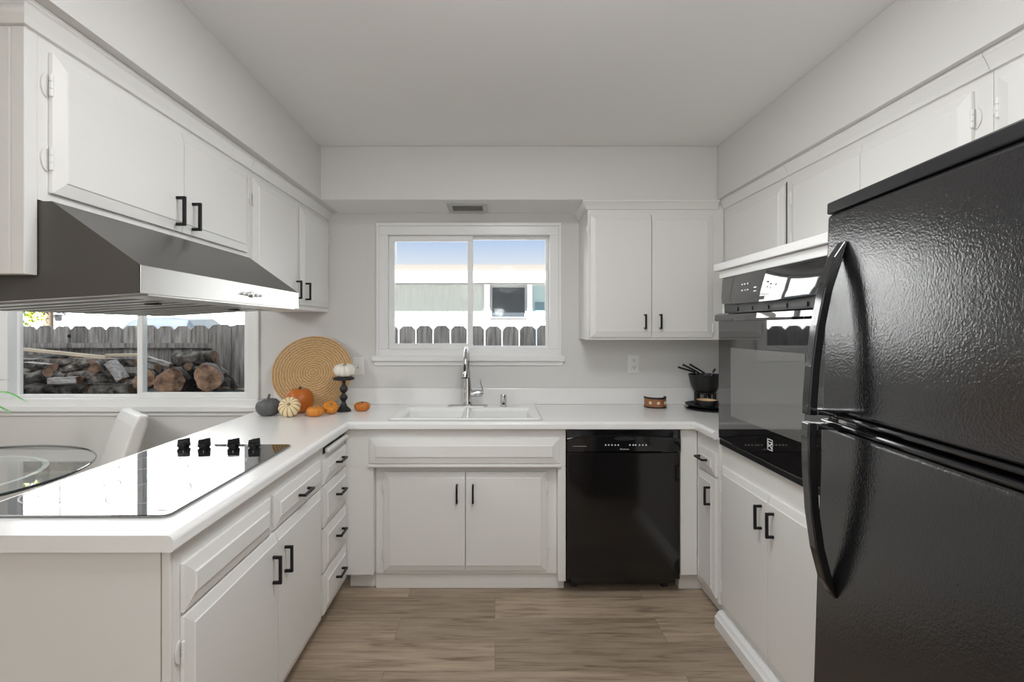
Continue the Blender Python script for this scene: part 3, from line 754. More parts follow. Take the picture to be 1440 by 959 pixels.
bm = B(); box(bm, .044, .060, 2.974, 2.9775, zr + .012, zr + .020); ob('outlet_hole', bm, DARKIN, ag)

# ------------------------------------------------------------------ refrigerator
fr = thing('refrigerator', 'large black top-freezer refrigerator with pebbled doors', 'refrigerator', (.712, 1.130, .004), rot=(0, R(1.7), R(-5.5)), local=True)
FW = .75
bm = B(); box(bm, .072, .70, -FW + .004, -.004, .035, 1.668)
ob('body', bm, RUBBER, fr, bevel=.006)
bm = B(); box(bm, .03, .072, -FW + .02, -.02, .030, .095); ob('toe_grille', bm, RUBBER, fr)
for n_, z0, z1 in (('freezer_door', 1.210, 1.654), ('refrigerator_door', .105, 1.178)):
    bm = B(); box(bm, .0, .066, -FW, 0, z0, z1)
    d = ob(n_, bm, FRIDGE, fr, bevel=.010, segs=4)
    capm = BLACKG
    zc0, zc1 = (1.655, 1.682) if n_ == 'freezer_door' else (1.179, 1.190)
    bm = B(); box(bm, -.001, .067, -FW, 0, zc0, zc1); ob('door_cap', bm, BLACKM if n_ == 'freezer_door' else BLACKG, d, bevel=.004)
    if n_ == 'freezer_door':
        bm = B(); box(bm, -.001, .067, -FW, 0, 1.199, 1.209); ob('door_lip', bm, BLACKG, d, bevel=.004)
    # bow handle
    hy = -.066; w_ = .015
    if n_ == 'freezer_door': path = [(-.001, 1.582), (-.016, 1.545), (-.034, 1.48), (-.047, 1.40), (-.055, 1.31), (-.058, 1.235), (-.058, 1.207)]
    else: path = [(-.058, 1.190), (-.058, 1.16), (-.055, 1.09), (-.047, 1.00), (-.034, .92), (-.016, .855), (-.001, .818)]
    bm = B(); rings = []
    for i, (x, z) in enumerate(path):
        p0 = path[max(i - 1, 0)]; p1 = path[min(i + 1, len(path) - 1)]
        d2 = Vector((p1[0] - p0[0], p1[1] - p0[1])).normalized(); nn = Vector((-d2.y, d2.x)) * .009
        if i in (0, len(path) - 1) and abs(x) > .05: nn = Vector((.009, 0)) if n_ != 'freezer_door' else Vector((.009, 0))
        if nn.x < 0: nn = -nn
        if abs(x) < .01: nn = nn * .3
        rings.append([(x - nn.x, hy - w_, z - nn.y), (x - nn.x, hy + w_, z - nn.y), (x + nn.x, hy + w_, z + nn.y), (x + nn.x, hy - w_, z + nn.y)])
    loft(bm, rings)
    if n_ == 'freezer_door': box(bm, -.050, .001, hy - w_, hy + w_, 1.208, 1.220)
    else: box(bm, -.050, .001, hy - w_, hy + w_, 1.177, 1.189)
    ob('handle', bm, BLACKG, d, bevel=.003)

# ------------------------------------------------------------------ small fixtures
v = thing('ceiling_vent', 'small grey air vent under the soffit above the sink window', 'vent', (-.166, 2.985, ZS))
bm = B(); fv = lambda a0, a1, b0, b1, z0, z1: box(bm, a0, a1, b0, b1, z0, z1)
fv(-.286, -.046, 2.890, 2.915, ZS - .008, ZS - .0005); fv(-.286, -.046, 3.055, 3.080, ZS - .008, ZS - .0005); fv(-.286, -.256, 2.915, 3.055, ZS - .008, ZS - .0005); fv(-.076, -.046, 2.915, 3.055, ZS - .008, ZS - .0005)
ob('frame', bm, VENTG, v, bevel=.002)
for i in range(7):
    y = 2.922 + i * .019
    bm = B(); hexa(bm, [(-.256, y, ZS - .007), (-.076, y, ZS - .007), (-.076, y + .002, ZS - .007), (-.256, y + .002, ZS - .007), (-.256, y + .012, ZS - .001), (-.076, y + .012, ZS - .001), (-.076, y + .014, ZS - .001), (-.256, y + .014, ZS - .001)])
    ob('louver', bm, VENTG, v)
sw = thing('light_switch', 'white wall switch plate left of the sink window', 'switch', (-.872, YW - .002, 1.155))
bm = B(); panel(bm, FB, -.911, -.834, 1.097, 1.212, ((0, .0005), (0, .003), (.006, .006))); ob('plate', bm, WHITEP, sw)
bm = B(); fbox(bm, FB, -.876, -.868, 1.142, 1.166, .0062, .0065); ob('slot', bm, GREYM, sw)
bm = B(); hexa(bm, [FB.p(*p) for p in ((-.8755, 1.150, .0065), (-.8685, 1.150, .0065), (-.8685, 1.162, .0065), (-.8755, 1.162, .0065), (-.8745, 1.158, .015), (-.8695, 1.158, .015), (-.8695, 1.164, .014), (-.8745, 1.164, .014))]); ob('toggle', bm, WHITEP, sw)
ol = thing('power_outlet', 'white double power outlet on the wall under the right wall cabinet', 'outlet', (.886, YW - .002, 1.17))
bm = B(); panel(bm, FB, .850, .922, 1.113, 1.228, ((0, .0005), (0, .003), (.006, .006))); op = ob('plate', bm, WHITEP, ol)
for zc in (1.148, 1.193):
    bm = B(); pts = [(.017 * math.cos(2 * PI * i / 20), .014 * math.sin(2 * PI * i / 20)) for i in range(20)]
    prism(bm, pts, lambda a, b_, c: FB.p(.886 + a, zc + b_, c), .0062, .0075); rc_ = ob('socket', bm, WHITEP, ol)
    bm = B()
    for a, h in ((-.0065, .009), (.0065, .007)): fbox(bm, FB, .886 + a - .0013, .886 + a + .0013, zc - h / 2 + .003, zc + h / 2 + .003, .0076, .0079)
    fbox(bm, FB, .8835, .8885, zc - .010, zc - .0055, .0076, .0079); ob('slots', bm, DARKIN, rc_)

# ------------------------------------------------------------------ pumpkins and display on the counter corner
def pumpkin_mesh(bm, r_, h, ribs, depth, n=72, m=20, dimple=.35, power=.8):
    rings = []
    for j in range(1, m):
        t_ = PI * j / m; s = math.sin(t_) ** power
        zc = math.cos(t_); zz = zc * h / 2
        dz = dimple * h * .5 * max(0, 1 - math.sin(t_) * 1.6) * (1 if zc > 0 else -.6)
        ring = []
        for i in range(n):
            a = 2 * PI * i / n
            g = abs(math.cos(ribs * a / 2 + PI / 2)) ** .6
            k = 1 - depth * (1 - g)
            ring.append((r_ * s * k * math.cos(a), r_ * s * k * math.sin(a), (zz - dz) * (1 - .3 * depth * (1 - g))))
        rings.append(ring)
    loft(bm, rings)
def pumpkin(label, x, y, z, r_, h, ribs, depth, m, sm, stem_h, rot=None, stem_r=.008, group=None, dimple=.35):
    """z = surface; rests on its lowest point"""
    rot = rot or (0, 0, 0)
    bm = B(); pumpkin_mesh(bm, r_, h, ribs, depth, dimple=dimple)
    Mr = Euler(rot).to_matrix()
    low = min((Mr @ v_.co).z for v_ in bm.verts)
    p = thing('pumpkin', label, 'pumpkin', (x, y, z - low + .0008), group, rot, local=True)
    ob('flesh', bm, m, p, smooth='all', origin=(0, 0, 0))
    zt_ = h / 2 * (1 - dimple) - .002
    bm = B(); tube(bm, [(0, 0, zt_ - .004), (.001, 0, zt_ + stem_h * .4), (.006, .002, zt_ + stem_h)], [stem_r * 1.5, stem_r, stem_r * .9], 9)
    ob('stem', bm, sm, p, smooth=True)
    return p
z = CT
GP = 'small orange pumpkins on the worktop corner'
pumpkin('dark grey pumpkin leftmost of the group in the worktop corner', -1.258, 2.725, z, .066, .105, 11, .07, PGREY, PGREY, .030, stem_r=.007, dimple=.2)
pumpkin('cream and orange striped pumpkin lying tilted between grey and orange pumpkins', -1.124, 2.685, z, .059, .076, 12, .10, PSTRIPE, STEMT, .010, rot=(R(52), 0, R(8)))
pumpkin('large smooth orange pumpkin in front of the round bamboo tray', -1.122, 2.818, z, .079, .150, 9, .02, PORANGE, STEMG, .016, dimple=.15)
pumpkin('small orange pumpkin resting upright beside the striped pumpkin', -.990, 2.700, z, .046, .062, 10, .13, PSMALL, STEMT, .008, group=GP)
pumpkin('small orange pumpkin tilted towards the black candle stand', -.930, 2.775, z, .044, .060, 10, .14, PSMALL, STEMT, .010, rot=(R(30), R(14), 0), group=GP)
pumpkin('small orange pumpkin alone between the candle stand and the sink', -.778, 2.875, z, .046, .060, 10, .13, mat('pumpkin_deep_orange', (.55, .17, .02), .4), STEMG, .008, group=GP)
cs = thing('candle_stand', 'black turned candle stand holding a white pumpkin', 'candle stand', (-.882, 2.862, z))
bm = B(); lathe(bm, [(.042, .001), (.042, .007), (.036, .014), (.022, .028), (.013, .046), (.011, .058), (.018, .068), (.0235, .080), (.018, .093), (.010, .101), (.009, .106), (.017, .113), (.0225, .124), (.0235, .133), (.017, .146), (.010, .158), (.010, .176), (.02, .182)], -.882, 2.862, z, 32)
ob('column', bm, IRON, cs, smooth=True)
bm = B(); lathe(bm, [(.054, .1825), (.060, .185), (.060, .197), (.054, .199)], -.882, 2.862, z, 40); ob('top_dish', bm, IRON, cs, smooth=True)
pumpkin('white ribbed pumpkin sitting on the black candle stand', -.878, 2.862, z + .199, .062, .084, 9, .16, PWHITE, STEMT, .016, rot=(R(8), 0, R(12)))
# bamboo tray leaning on the wall
tr = thing('bamboo_tray', 'round bamboo tray leaning against the wall behind the pumpkins', 'tray', (-1.088, 2.892, z + .001), rot=(R(64.5), 0, R(11)), local=True)
# local disc: base point at origin, disc extends along local +y, thickness along z
bm = B(); lathe(bm, [(.0, -.004), (.16, -.004), (.219, .008), (.234, .020), (.228, .021), (.213, .013), (.155, .002), (.0, .002)][::-1], 0, .234, 0.005, 72, cap=False)
bmesh.ops.remove_doubles(bm, verts=bm.verts, dist=1e-5)
ob('dish', bm, BAMBOO, tr, smooth=True, origin=(0, .234, .005))

# ------------------------------------------------------------------ decorative leather cuff
cu_ = thing('leather_cuff', 'brown leather cuff with black edges and three pale studs on the worktop', 'cuff', (.982, 2.995, z))
def arc_band(bm, cx, cy, r0, r1, z0, z1, a0, a1, n=24):
    rings = []
    for i in range(n + 1):
        a = R(a0 + (a1 - a0) * i / n); c, s = math.cos(a), math.sin(a)
        rings.append([(cx + r0 * c, cy + r0 * s, z0), (cx + r1 * c, cy + r1 * s, z0), (cx + r1 * c, cy + r1 * s, z1), (cx + r0 * c, cy + r0 * s, z1)])
    loft(bm, rings)
bm = B(); arc_band(bm, .982, 3.01, .060, .0645, z + .009, z + .056, 170, 370); ob('band', bm, LEATHB, cu_)
for z0, z1 in ((.001, .009), (.056, .066)):
    bm = B(); arc_band(bm, .982, 3.01, .0585, .0665, z + z0, z + z1, 166, 374); ob('edge_binding', bm, IRON, cu_)
for a in (228, 270, 312):
    bm = B(); Mx = Matrix.Rotation(R(a), 4, 'Z') @ Matrix.Rotation(R(90), 4, 'Y')
    lathe(bm, [(.010, 0), (.009, .003), (.004, .005)], .982 + .0646 * math.cos(R(a)), 3.01 + .0646 * math.sin(R(a)), z + .033, 16, Mx); ob('stud', bm, STUD, cu_, smooth=True)

# ------------------------------------------------------------------ fondue set
px_, py_ = 1.290, 2.945
bt = thing('serving_board', 'flat black round board under the fondue set', 'board', (px_, py_, z))
bm = B(); lathe(bm, [(.130, .001), (.144, .004), (.146, .010), (.140, .012)], px_, py_, z, 48); ob('disc', bm, BLACKG, bt, smooth=True)
pl_ = thing('fondue_plate', 'black rimmed plate carrying the fondue burner', 'plate', (px_, py_, z + .012))
bm = B(); lathe(bm, [(.108, .0126), (.118, .015), (.138, .026), (.140, .030), (.134, .030), (.116, .021), (.0, .020)][::1], px_, py_, z, 48); ob('dish', bm, IRON, pl_, smooth=True)
bx0, by0_ = 1.282, 2.995
stn = thing('fondue_burner', 'black metal burner stand under the fondue pot', 'burner stand', (bx0, by0_, z + .02))
bm = B(); lathe(bm, [(.058, .0215), (.060, .026), (.060, .034)], bx0, by0_, z, 32); lathe(bm, [(.058, .088), (.060, .090), (.060, .096), (.050, .096)], bx0, by0_, z, 32)
for k in range(5):
    a = R(40 + 70 * k); tube(bm, [(bx0 + .056 * math.cos(a), by0_ + .056 * math.sin(a), z + .03), (bx0 + .056 * math.cos(a), by0_ + .056 * math.sin(a), z + .092)], .010, 10)
ob('frame', bm, IRON, stn, smooth=True)
pot = thing('fondue_pot', 'black fondue pot standing on the burner beside the oven tower', 'pot', (bx0, by0_, z + .0965))
bm = B(); q = z + .0968
lathe(bm, [(.0, 0), (.058, 0), (.066, .006), (.078, .035), (.088, .075), (.094, .100), (.096, .106), (.091, .106), (.085, .078), (.074, .035), (.060, .010), (.0, .008)], bx0, by0_, q, 40, cap=False)
bmesh.ops.remove_doubles(bm, verts=bm.verts, dist=1e-5)
ob('bowl', bm, IRON, pot, smooth=True)
bm = B(); tube(bm, [(bx0 + .090, py_ + .010, q + .088), (bx0 + .115, py_ + .004, q + .098), (bx0 + .128, py_, q + .118)], [.014, .013, .010], 12); ob('handle', bm, IRON, pot, smooth=True)
FG = 'fondue forks standing in the black pot'
for lb, (ax, ay), (bx_, by_, bz), r_ in (('lowest of the three fork handles sticking out left of the fondue pot', (-.06, .0), (-.165, -.004, .150), .0062),
                                ('middle of the three fork handles sticking out left of the fondue pot', (-.048, -.03), (-.148, -.035, .168), .0062),
                                ('uppermost fork handle leaning left out of the fondue pot', (-.022, -.045), (-.112, -.048, .170), .0062),
                                ('short fork handle sticking up at the oven side of the pot', (.034, -.03), (.048, -.034, .142), .0062)):
    f_ = thing('fondue_fork', lb, 'fork', (bx0 + ax, by0_ + ay, q + .05), FG)
    a_ = Vector((bx0 + ax, by0_ + ay, q + .118)); b_ = Vector((bx0 + bx_, by0_ + by_, q + bz)); lo_ = Vector((bx0 + ax * -.2, by0_ + ay * .3, q + .022))
    bm = B(); tube(bm, [a_, (a_ + b_) / 2, b_], [r_ * .8, r_, r_], 10); hd = ob('handle', bm, RUBBER, f_, smooth=True)
    bm = B(); tube(bm, [lo_, a_ * .98 + lo_ * .02], .002, 8); ob('prong_rod', bm, STEEL, f_, smooth=True)
bw = thing('dip_bowl', 'small black bowl with tan inside in front of the fondue burner', 'bowl', (1.236, 2.866, z + .022))
bm = B(); lathe(bm, [(.0, .0225), (.030, .0225), (.046, .036), (.057, .062), (.058, .066), (.0555, .066)], 1.236, 2.866, z, 36, cap=False); bmesh.ops.remove_doubles(bm, verts=bm.verts, dist=1e-5)
ob('shell', bm, IRON, bw, smooth=True)
bm = B(); lathe(bm, [(.0553, .066), (.053, .060), (.043, .042), (.030, .034), (.0, .034)], 1.236, 2.866, z, 36, cap=False); bmesh.ops.remove_doubles(bm, verts=bm.verts, dist=1e-5)
ob('glazed_inside', bm, TANB, bw, smooth=True)

# ------------------------------------------------------------------ dining corner
tx, ty = -2.50, 2.13
tb = thing('dining_table', 'round glass dining table behind the peninsula', 'table', (tx, ty, 0))
bm = B(); n = 96
loft(bm, [[(tx + r_ * math.cos(2 * PI * i / n), ty + r_ * math.sin(2 * PI * i / n), zz) for i in range(n)] for r_, zz in ((.596, .738), (.600, .741), (.600, .747), (.596, .750))])
bm.faces.ensure_lookup_table()
for f in bm.faces:
    if len(f.verts) == 4: f.material_index = 1
ob('glass_top', bm, [TABLEG, GEDGE], tb)
bm = B(); loft(bm, [[(tx + r_ * math.cos(2 * PI * i / 64), ty + r_ * math.sin(2 * PI * i / 64), zz) for i in range(64)] for r_, zz in ((.395, .700), (.420, .700), (.420, .735), (.395, .735), (.395, .700))], False, False)
ob('support_ring', bm, CERAM, tb)
for k in range(4):
    a = R(45 + 90 * k); c, s = math.cos(a), math.sin(a)
    bm = B(); tube(bm, [(tx + .40 * c, ty + .40 * s, .702), (tx + .33 * c, ty + .33 * s, .35), (tx + .38 * c, ty + .38 * s, .0015)], [.024, .022, .018], 14); ob('leg', bm, CERAM, tb, smooth=True)
# chair
ch = thing('dining_chair', 'white leather dining chair with tilted back behind the peninsula', 'chair', (-2.36, 2.66, 0), rot=(0, 0, math.atan2(-.74, -.67) + PI / 2), local=True)
# local: chair faces -y ; width along x
def soft_slab(bm, p0, p1, w_, th0, th1):
    pass
bm = B(); zs0, zs1 = .44, .905; lean = .135
rings = []
for i in range(9):
    s = i / 8; zz = zs0 + (zs1 - zs0) * s; yc = .20 + lean * s; hw_ = .205 + .005 * s; t0 = .042 - .006 * s
    if i == 8: t0 *= .7
    rings.append([(-hw_, yc - t0, zz), (hw_, yc - t0, zz + .0), (hw_, yc + t0, zz), (-hw_, yc + t0, zz)])
loft(bm, rings); ob('backrest', bm, LEATHERW, ch, bevel=.016, segs=4)
bm = B(); box(bm, -.215, .215, -.24, .235, .36, .435); ob('seat', bm, LEATHERW, ch, bevel=.02, segs=4)
for sx_ in (-1, 1):
    for sy_ in (-1, 1):
        bm = B(); x_, y_ = sx_ * .185, sy_ * .20
        hexa(bm, [(x_ - .016, y_ - .016, .0015), (x_ + .016, y_ - .016, .0015), (x_ + .016, y_ + .016, .0015), (x_ - .016, y_ + .016, .0015), (x_ - .024, y_ - .024, .359), (x_ + .024, y_ - .024, .359), (x_ + .024, y_ + .024, .359), (x_ - .024, y_ + .024, .359)])
        ob('leg', bm, LEATHERW, ch, bevel=.003)
# plant on the table
pv = thing('potted_plant', 'green long-leaved plant whose leaf tips reach in from the left', 'plant', (-2.66, 2.36, .751))
bm = B(); lathe(bm, [(.0, .001), (.050, .001), (.062, .04), (.066, .10), (.060, .13), (.055, .13), (.055, .11), (.0, .11)], -2.66, 2.36, .751, 32, cap=False); bmesh.ops.remove_doubles(bm, verts=bm.verts, dist=1e-5)
ob('pot', bm, CERAM, pv, smooth=True)
def leaf(bm, base, tip, arch, w_, n=10):
    base, tip = Vector(base), Vector(tip); L_ = []
    side = (tip - base).cross(Vector((0, 0, 1))).normalized()
    for i in range(n + 1):
        s = i / n; p = base.lerp(tip, s) + Vector((0, 0, arch * math.sin(PI * s)))
        ww = w_ * (math.sin(PI * min(1, s * .92 + .06)) ** .8) + .0008
        L_.append([p - side * ww, p + Vector((0, 0, -.25 * ww)), p + side * ww])
    for t0, t1 in zip(L_, L_[1:]):
        a_ = [bm.verts.new(p) for p in t0]; b_ = [bm.verts.new(p) for p in t1]
        bm.faces.new((a_[0], a_[1], b_[1], b_[0])); bm.faces.new((a_[1], a_[2], b_[2], b_[1]))
for (dx, dy, zt_, ar, w_) in ((.36, .05, 1.035, .13, .020), (.315, .02, .985, .10, .017), (-.25, .1, 1.10, .12, .02), (-.1, -.3, 1.05, .12, .02), (.05, .28, 1.12, .1, .02), (.16, -.2, 1.16, .1, .018), (-.2, -.15, 1.18, .08, .018)):
    bm = B(); leaf(bm, (-2.66 + dx * .08, 2.36 + dy * .08, .86), (-2.66 + dx, 2.36 + dy, zt_), ar, w_)
    ob('leaf', bm, LEAFG, pv, smooth='all')

# ------------------------------------------------------------------ outdoors
bm = B(); box(bm, -30, 30, YW + .15, 60, -.05, .88)
struct('ground', bm, GROUND, label='bare raised garden ground outside the windows', cat='ground')
fn = thing('fence', 'weathered grey dog-eared board fence outside both windows', 'fence', (-1.3, 4.15, .80))
YFN = 4.15; x = -4.9; pw = .138
def picket(x0, w_, y, zt_):
    bm = B(); c_ = .032
    pts = [(x0, .881), (x0 + w_, .881), (x0 + w_, zt_ - c_), (x0 + w_ - c_, zt_), (x0 + c_, zt_), (x0, zt_ - c_)]
    prism(bm, pts, lambda a, b_, c: Vector((a, y + c, b_)), 0, .018)
    ob('picket', bm, FENCE, fn)
i = 0
while x < 1.6:
    picket(x, pw, YFN, 1.418 + rnd.uniform(-.006, .006))
    x += pw + .008; i += 1
for xx, w_ in ((-2.345, .158), (-2.18, .162)): picket(xx, w_, YFN - .085, 1.428)
for x0, x1 in ((-4.9, -2.33), (-1.9, 1.6)):
    bm = B(); box(bm, x0, x1, YFN - .065, YFN - .001, 1.232, 1.272) if x0 < -3 else box(bm, x0, x1, YFN - .042, YFN - .001, 1.15, 1.20)
    ob('rail', bm, FENCE, fn)
bm = B(); lathe(bm, [(.0, 0), (.014, 0), (.016, .003), (.0, .003)], 0, 0, 0, 14, Matrix.Translation((-3.60, YFN - .0045, 1.33)) @ Matrix.Rotation(R(-90), 4, 'X'), cap=False)
ob('knot_hole', bm, DARKIN, fn)

# woodpile
def log(label, p0, p1, r_, end_m=LOGEND, seed=0, squash=1.0, half=False, group='logs of the woodpile', bark=BARK, name='firewood_log'):
    g = random.Random(seed); p0, p1 = Vector(p0), Vector(p1); d = (p1 - p0).normalized(); up = Vector((0, 0, 1)); s = d.cross(up).normalized(); up = s.cross(d)
    n, m_ = 16, 7; ph = [g.uniform(0, 6.28) for _ in range(4)]; rings = []
    for j in range(m_):
        q = j / (m_ - 1); ring = []
        bend = Vector((g.uniform(-.004, .004), g.uniform(-.004, .004), g.uniform(-.004, .004)))
        for i in range(n):
            a = 2 * PI * i / n; k = 1 + .10 * math.sin(2 * a + ph[0]) + .07 * math.sin(3 * a + ph[1] + q) + .04 * math.sin(7 * a + ph[2]) + g.uniform(-.03, .03)
            yv = math.sin(a) * squash
            if half: yv = min(yv, .25)
            ring.append(p0.lerp(p1, q) + bend + (s * math.cos(a) + up * yv) * r_ * k)
        rings.append(ring)
    o = thing(name, label, 'log', ((p0.x + p1.x) / 2, (p0.y + p1.y) / 2, min(p0.z, p1.z) - r_), group)
    bm = B(); loft(bm, rings, False, False)
    if half:
        bm.faces.ensure_lookup_table()
        for f in bm.faces:
            if f.calc_center_median().dot(up) - p0.lerp(p1, .5).dot(up) > .22 * r_: f.material_index = 1
    ob('bark', bm, [bark, SPLITW], o, smooth=True)
    bm = B(); loft(bm, [rings[0], [p + (p0 - p) * .5 - d * .002 for p in rings[0]]], False, True); loft(bm, [rings[-1], [p + (p1 - p) * .5 + d * .002 for p in rings[-1]]], False, True)
    ob('cut_end', bm, end_m, o)
    return o
def PX(px, py, Y): return Vector(((px - 696) / 690 * Y, Y, 1.40 - (py - 461) / 690 * Y))
gen = 'bark-covered log lying lengthwise in the woodpile, seen through the left pane'
sd = 1
for y_, rows in ((3.60, ((.940, 0), (1.048, .25))), (3.74, ((.940, .2), (1.052, .05), (1.155, .3)))):
    for z_, off in rows:
        x = -4.05 + off
        while x < -2.72:
            ln = min(rnd.uniform(.40, .60), -2.64 - x); r_ = rnd.uniform(.048, .053)
            if ln > .2: log(gen, (x, y_ + rnd.uniform(-.01, .01), z_ + rnd.uniform(-.004, .004)), (x + ln, y_ + rnd.uniform(-.01, .01), z_ + rnd.uniform(-.004, .004)), r_, seed=sd, half=rnd.random() < .4, squash=rnd.uniform(.8, 1))
            sd += 1; x += ln + .02
log('long grey log on top of the pile under the pale plank', PX(20, 505, 3.86), PX(112, 504, 3.88), .046, seed=90, squash=.8)
log('silvery split log with pale flat face left in the woodpile', PX(36, 511, 3.60), PX(74, 514, 3.60), .042, seed=91, half=True)
log('tilted log with pale upper face in the middle of the left pane', PX(88, 519, 3.585), PX(128, 506, 3.61), .038, seed=92, half=True)
log('cut round log facing the window in the middle of the left pane', PX(134, 517, 3.46), PX(139, 514, 3.66), .036, seed=93)
log('pale weathered split log beside the window post', PX(158, 508, 3.50), PX(176, 532, 3.52), .050, seed=94, half=True, bark=SPLITW)
log('pale log low in the middle of the left pane with a split face', PX(72, 533, 3.485), PX(112, 531, 3.485), .040, seed=95, half=True, bark=SPLITW)
log('log with a brown cut end pointing right in the left pane', PX(38, 533, 3.49), PX(68, 524, 3.47), .036, seed=96)
# right pane: end-on logs
log('large round log with pale orange cut face at the right end of the pile', PX(292, 531, 3.48), PX(306, 528, 3.86), .092, seed=101)
log('dark orange cut log low in the middle of the right pane', PX(239, 536, 3.48), PX(263, 530, 3.86), .092, seed=102)
log('brown cut log beside the window post in the right pane', PX(203, 534, 3.50), PX(230, 530, 3.86), .070, seed=103)
log('grey log lying across the top of the right pane', PX(246, 506, 3.74), PX(302, 502, 3.76), .058, seed=104, squash=.9)
log('pale split log sloping down right of the window post', PX(196, 500, 3.55), PX(242, 512, 3.58), .034, seed=105, half=True, bark=SPLITW)
log('squared grey log behind the large round log', PX(264, 516, 3.60), PX(266, 515.5, 3.68), .030, seed=106, squash=.8)
log('short grey stick leaning at the right foot of the woodpile', PX(313, 526, 3.62), PX(332, 546, 3.66), .030, seed=107)
for z_, xs in ((.940, (-2.62, -2.22)), (1.046, (-2.60, -2.20))):
    log('dark bark-covered log behind the cut log ends in the right pane', (xs[0], 3.985, z_), (xs[1], 3.985, z_), .048, seed=int(z_ * 100), group='logs behind the cut ends')
for k_, (xx, yy) in enumerate(((222, 512), (254, 547))):
    log(('small dark log end wedged under the sloping pale log', 'small dark log end low between the two orange cut logs')[k_], PX(xx, yy + 4, 3.56), PX(xx + 1, yy + 4, 3.64), .026, seed=120 + k_)
def plank(label, p0, p1, w_, t_):
    p0, p1 = Vector(p0), Vector(p1); d = (p1 - p0).normalized(); s = d.cross(Vector((0, 0, 1))).normalized() * w_ / 2; u = s.normalized().cross(d) * t_ / 2
    bm = B(); hexa(bm, [p0 - s - u, p0 + s - u, p1 + s - u, p1 - s - u, p0 - s + u, p0 + s + u, p1 + s + u, p1 - s + u])
    tag(ob('plank', bm, PLANKW, None, bevel=.002), label, 'plank', 'planks on the woodpile')
plank('long pale plank lying sloped on the woodpile in the left pane', PX(33, 491, 3.84), PX(152, 503, 3.72), .05, .022)
plank('short pale plank end next to the window post on the woodpile', PX(151, 499.5, 3.64), PX(206, 499, 3.62), .05, .020)
plank('thin pale stick at the right foot of the woodpile', PX(309, 544.5, 3.70), PX(346, 548, 3.70), .02, .012)

# covered vehicle behind the fence
cv = B(); rings = []
for i, (y, w_, zt_) in enumerate(((8.3, .62, 1.05), (8.36, .70, 1.40), (8.5, .68, 1.575), (9.3, .66, 1.60), (9.6, .70, 1.35), (9.7, .62, 1.0))):
    rings.append([(-5.8 - w_ * 1.12, y, .885), (-5.8 - w_ * 1.1, y, 1.25 if zt_ > 1.3 else 1.0), (-5.8 - w_ * .72, y, zt_ - .03), (-5.8 - w_ * .3, y, zt_), (-5.8 + w_ * .3, y, zt_), (-5.8 + w_ * .72, y, zt_ - .03), (-5.8 + w_ * 1.1, y, 1.25 if zt_ > 1.3 else 1.0), (-5.8 + w_ * 1.12, y, .885)])
loft(cv, rings); tag(ob('covered_car', cv, COVER, None, smooth=True, bevel=.02), 'car under a pale blue-grey cover beyond the fence', 'car')

# white neighbour house seen through the dining window
hw = thing('neighbour_house', 'bright white house wall beyond the fence outside the dining window', 'house', (-9, 12.5, .80))
bm = B(); box(bm, -17, -3.0, 12.5, 15, .885, 7.2); ob('wall', bm, HWHITE, hw)  # seen wall made taller and wider to whiten its cooktop reflection
bm = B(); box(bm, -17.2, -2.7, 12.3, 15.3, 7.2, 7.5); ob('roof', bm, FASC, hw)
bm = B(); box(bm, -11.16, -11.08, 12.44, 12.499, .89, 7.2); ob('corner_trim', bm, HWHITE, hw)
lt = tag(thing('wall_lantern', None, None, (-10.85, 12.4, 1.6)), 'small dark wall lantern on the white house', 'lantern')
bm = B(); tube(bm, [(-10.95, 12.498, 1.74), (-10.95, 12.40, 1.80), (-10.95, 12.30, 1.76)], .022, 8); ob('bracket', bm, RUBBER, lt, smooth=True)
bm = B(); lathe(bm, [(.02, .12), (.12, .06), (.09, .05), (.07, -.08), (.03, -.10)], -10.95, 12.30, 1.66, 8); ob('lamp_shade', bm, RUBBER, lt)

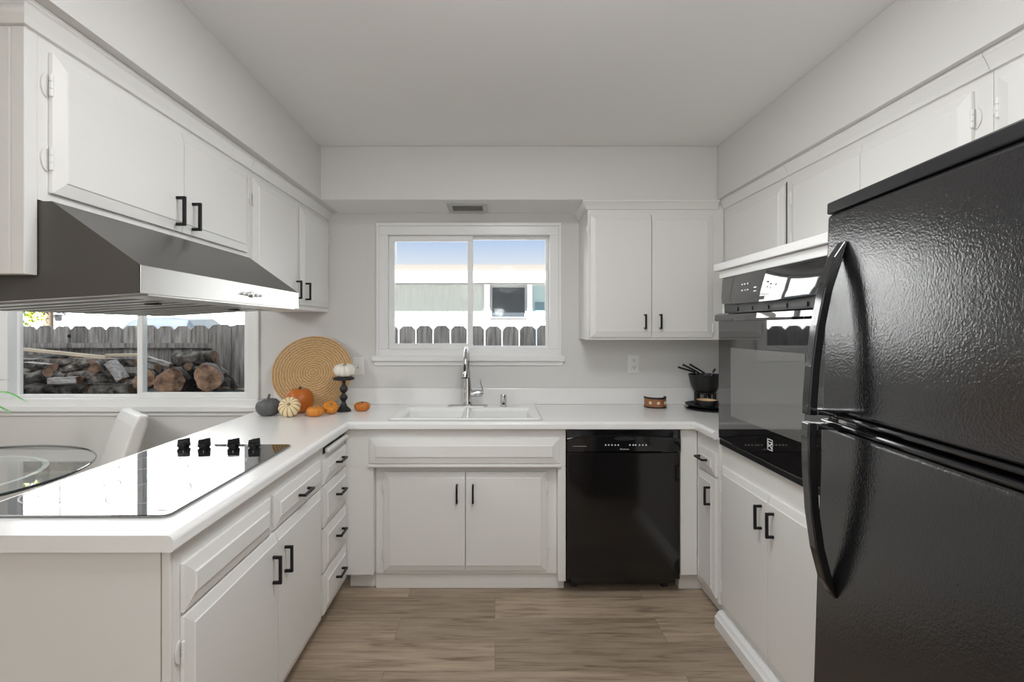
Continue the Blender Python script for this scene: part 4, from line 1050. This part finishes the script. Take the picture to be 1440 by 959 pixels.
# low neighbour house behind the sink window
nb = thing('neighbour_house', 'low flat-roofed neighbouring house outside the sink window', 'house', (0, 9, .80))
YN = 9.0; sN = 690 / YN
def NX(px): return (px - 696) / sN
def NZ(py): return 1.40 - (py - 461) / sN
FNB = Fr((0, YN, 0), (1, 0, 0), (0, -1, 0))
bm = B(); fbox(bm, FNB, NX(440), NX(1000), .885, NZ(399), -3, 0); ob('wall', bm, HWHITE, nb)
bm = B(); fbox(bm, FNB, NX(440), NX(682), NZ(443), NZ(400), .0005, .03); ob('siding_panel', bm, SIDING, nb)
ovh = .55
bm = B(); fbox(bm, FNB, NX(430), NX(1010), NZ(398.5), NZ(386) , -3.2, ovh); ob('fascia', bm, HWHITE, nb)
bm = B(); fbox(bm, FNB, NX(430), NX(1010), NZ(386) + .001, NZ(376), -3.2, ovh - .12); ob('roof', bm, FASC, nb)
for a0, a1 in ((681, 689), (741, 748)):
    bm = B(); fbox(bm, FNB, NX(a0), NX(a1), .885, NZ(400), .0005, .09); ob('post', bm, HWHITE, nb)
bm = B(); ring_frame(bm, FNB, NX(689.5), NX(740.5), NZ(448), NZ(402), .03, .0005, .04); hwf = ob('window_frame', bm, GREYM, nb)
bm = B(); fbox(bm, FNB, NX(690) + .03, NX(740) - .03, NZ(448) + .03, NZ(402) - .03, .004, .012); ob('pane', bm, HGLASS, hwf)
bm = B(); fbox(bm, FNB, NX(689.5), NX(740.5), .885, NZ(448) - .01, .0005, .02); ob('cream_panel', bm, HCREAM, nb)
bm = B(); fbox(bm, FNB, NX(748.5), NX(800), .885, NZ(402), .0005, .03); ob('teal_panel', bm, HTEAL, nb)
bm = B(); fbox(bm, FNB, NX(752), NX(765), .885, NZ(425), .031, .05); ob('door', bm, mat('house_teal_door', (.12, .19, .22), .4), nb)

# tree with yellow-green leaves left behind the fence
tre = thing('garden_tree', 'sunlit yellow-green leafy tree behind the fence at the left', 'tree', (-7.3, 7.75, .80))
bm = B(); tube(bm, [(-7.05, 7.75, .885), (-7.05, 7.75, 1.6), (-7.1, 7.8, 2.6)], [.07, .06, .04], 10); ob('trunk', bm, TRUNK, tre, smooth=True)
bm = B(); g = random.Random(3)
for i in range(2200):
    a, b_ = g.uniform(0, 2 * PI), g.uniform(-1, 1); rr_ = g.random() ** .4
    p = Vector((-7.50 + .62 * rr_ * math.cos(a) * math.sqrt(1 - b_ * b_), 7.75 + .6 * rr_ * math.sin(a) * math.sqrt(1 - b_ * b_), 2.10 + .70 * rr_ * b_))
    q1 = Euler((g.uniform(0, 6), g.uniform(0, 6), g.uniform(0, 6))).to_matrix(); s = g.uniform(.02, .045)
    bm.faces.new([bm.verts.new(p + q1 @ Vector(c_) * s) for c_ in ((-.5, -1, 0), (.5, -.6, .1), (.6, .6, 0), (-.3, 1, .15))])
ob('foliage', bm, LEAFY, tre)
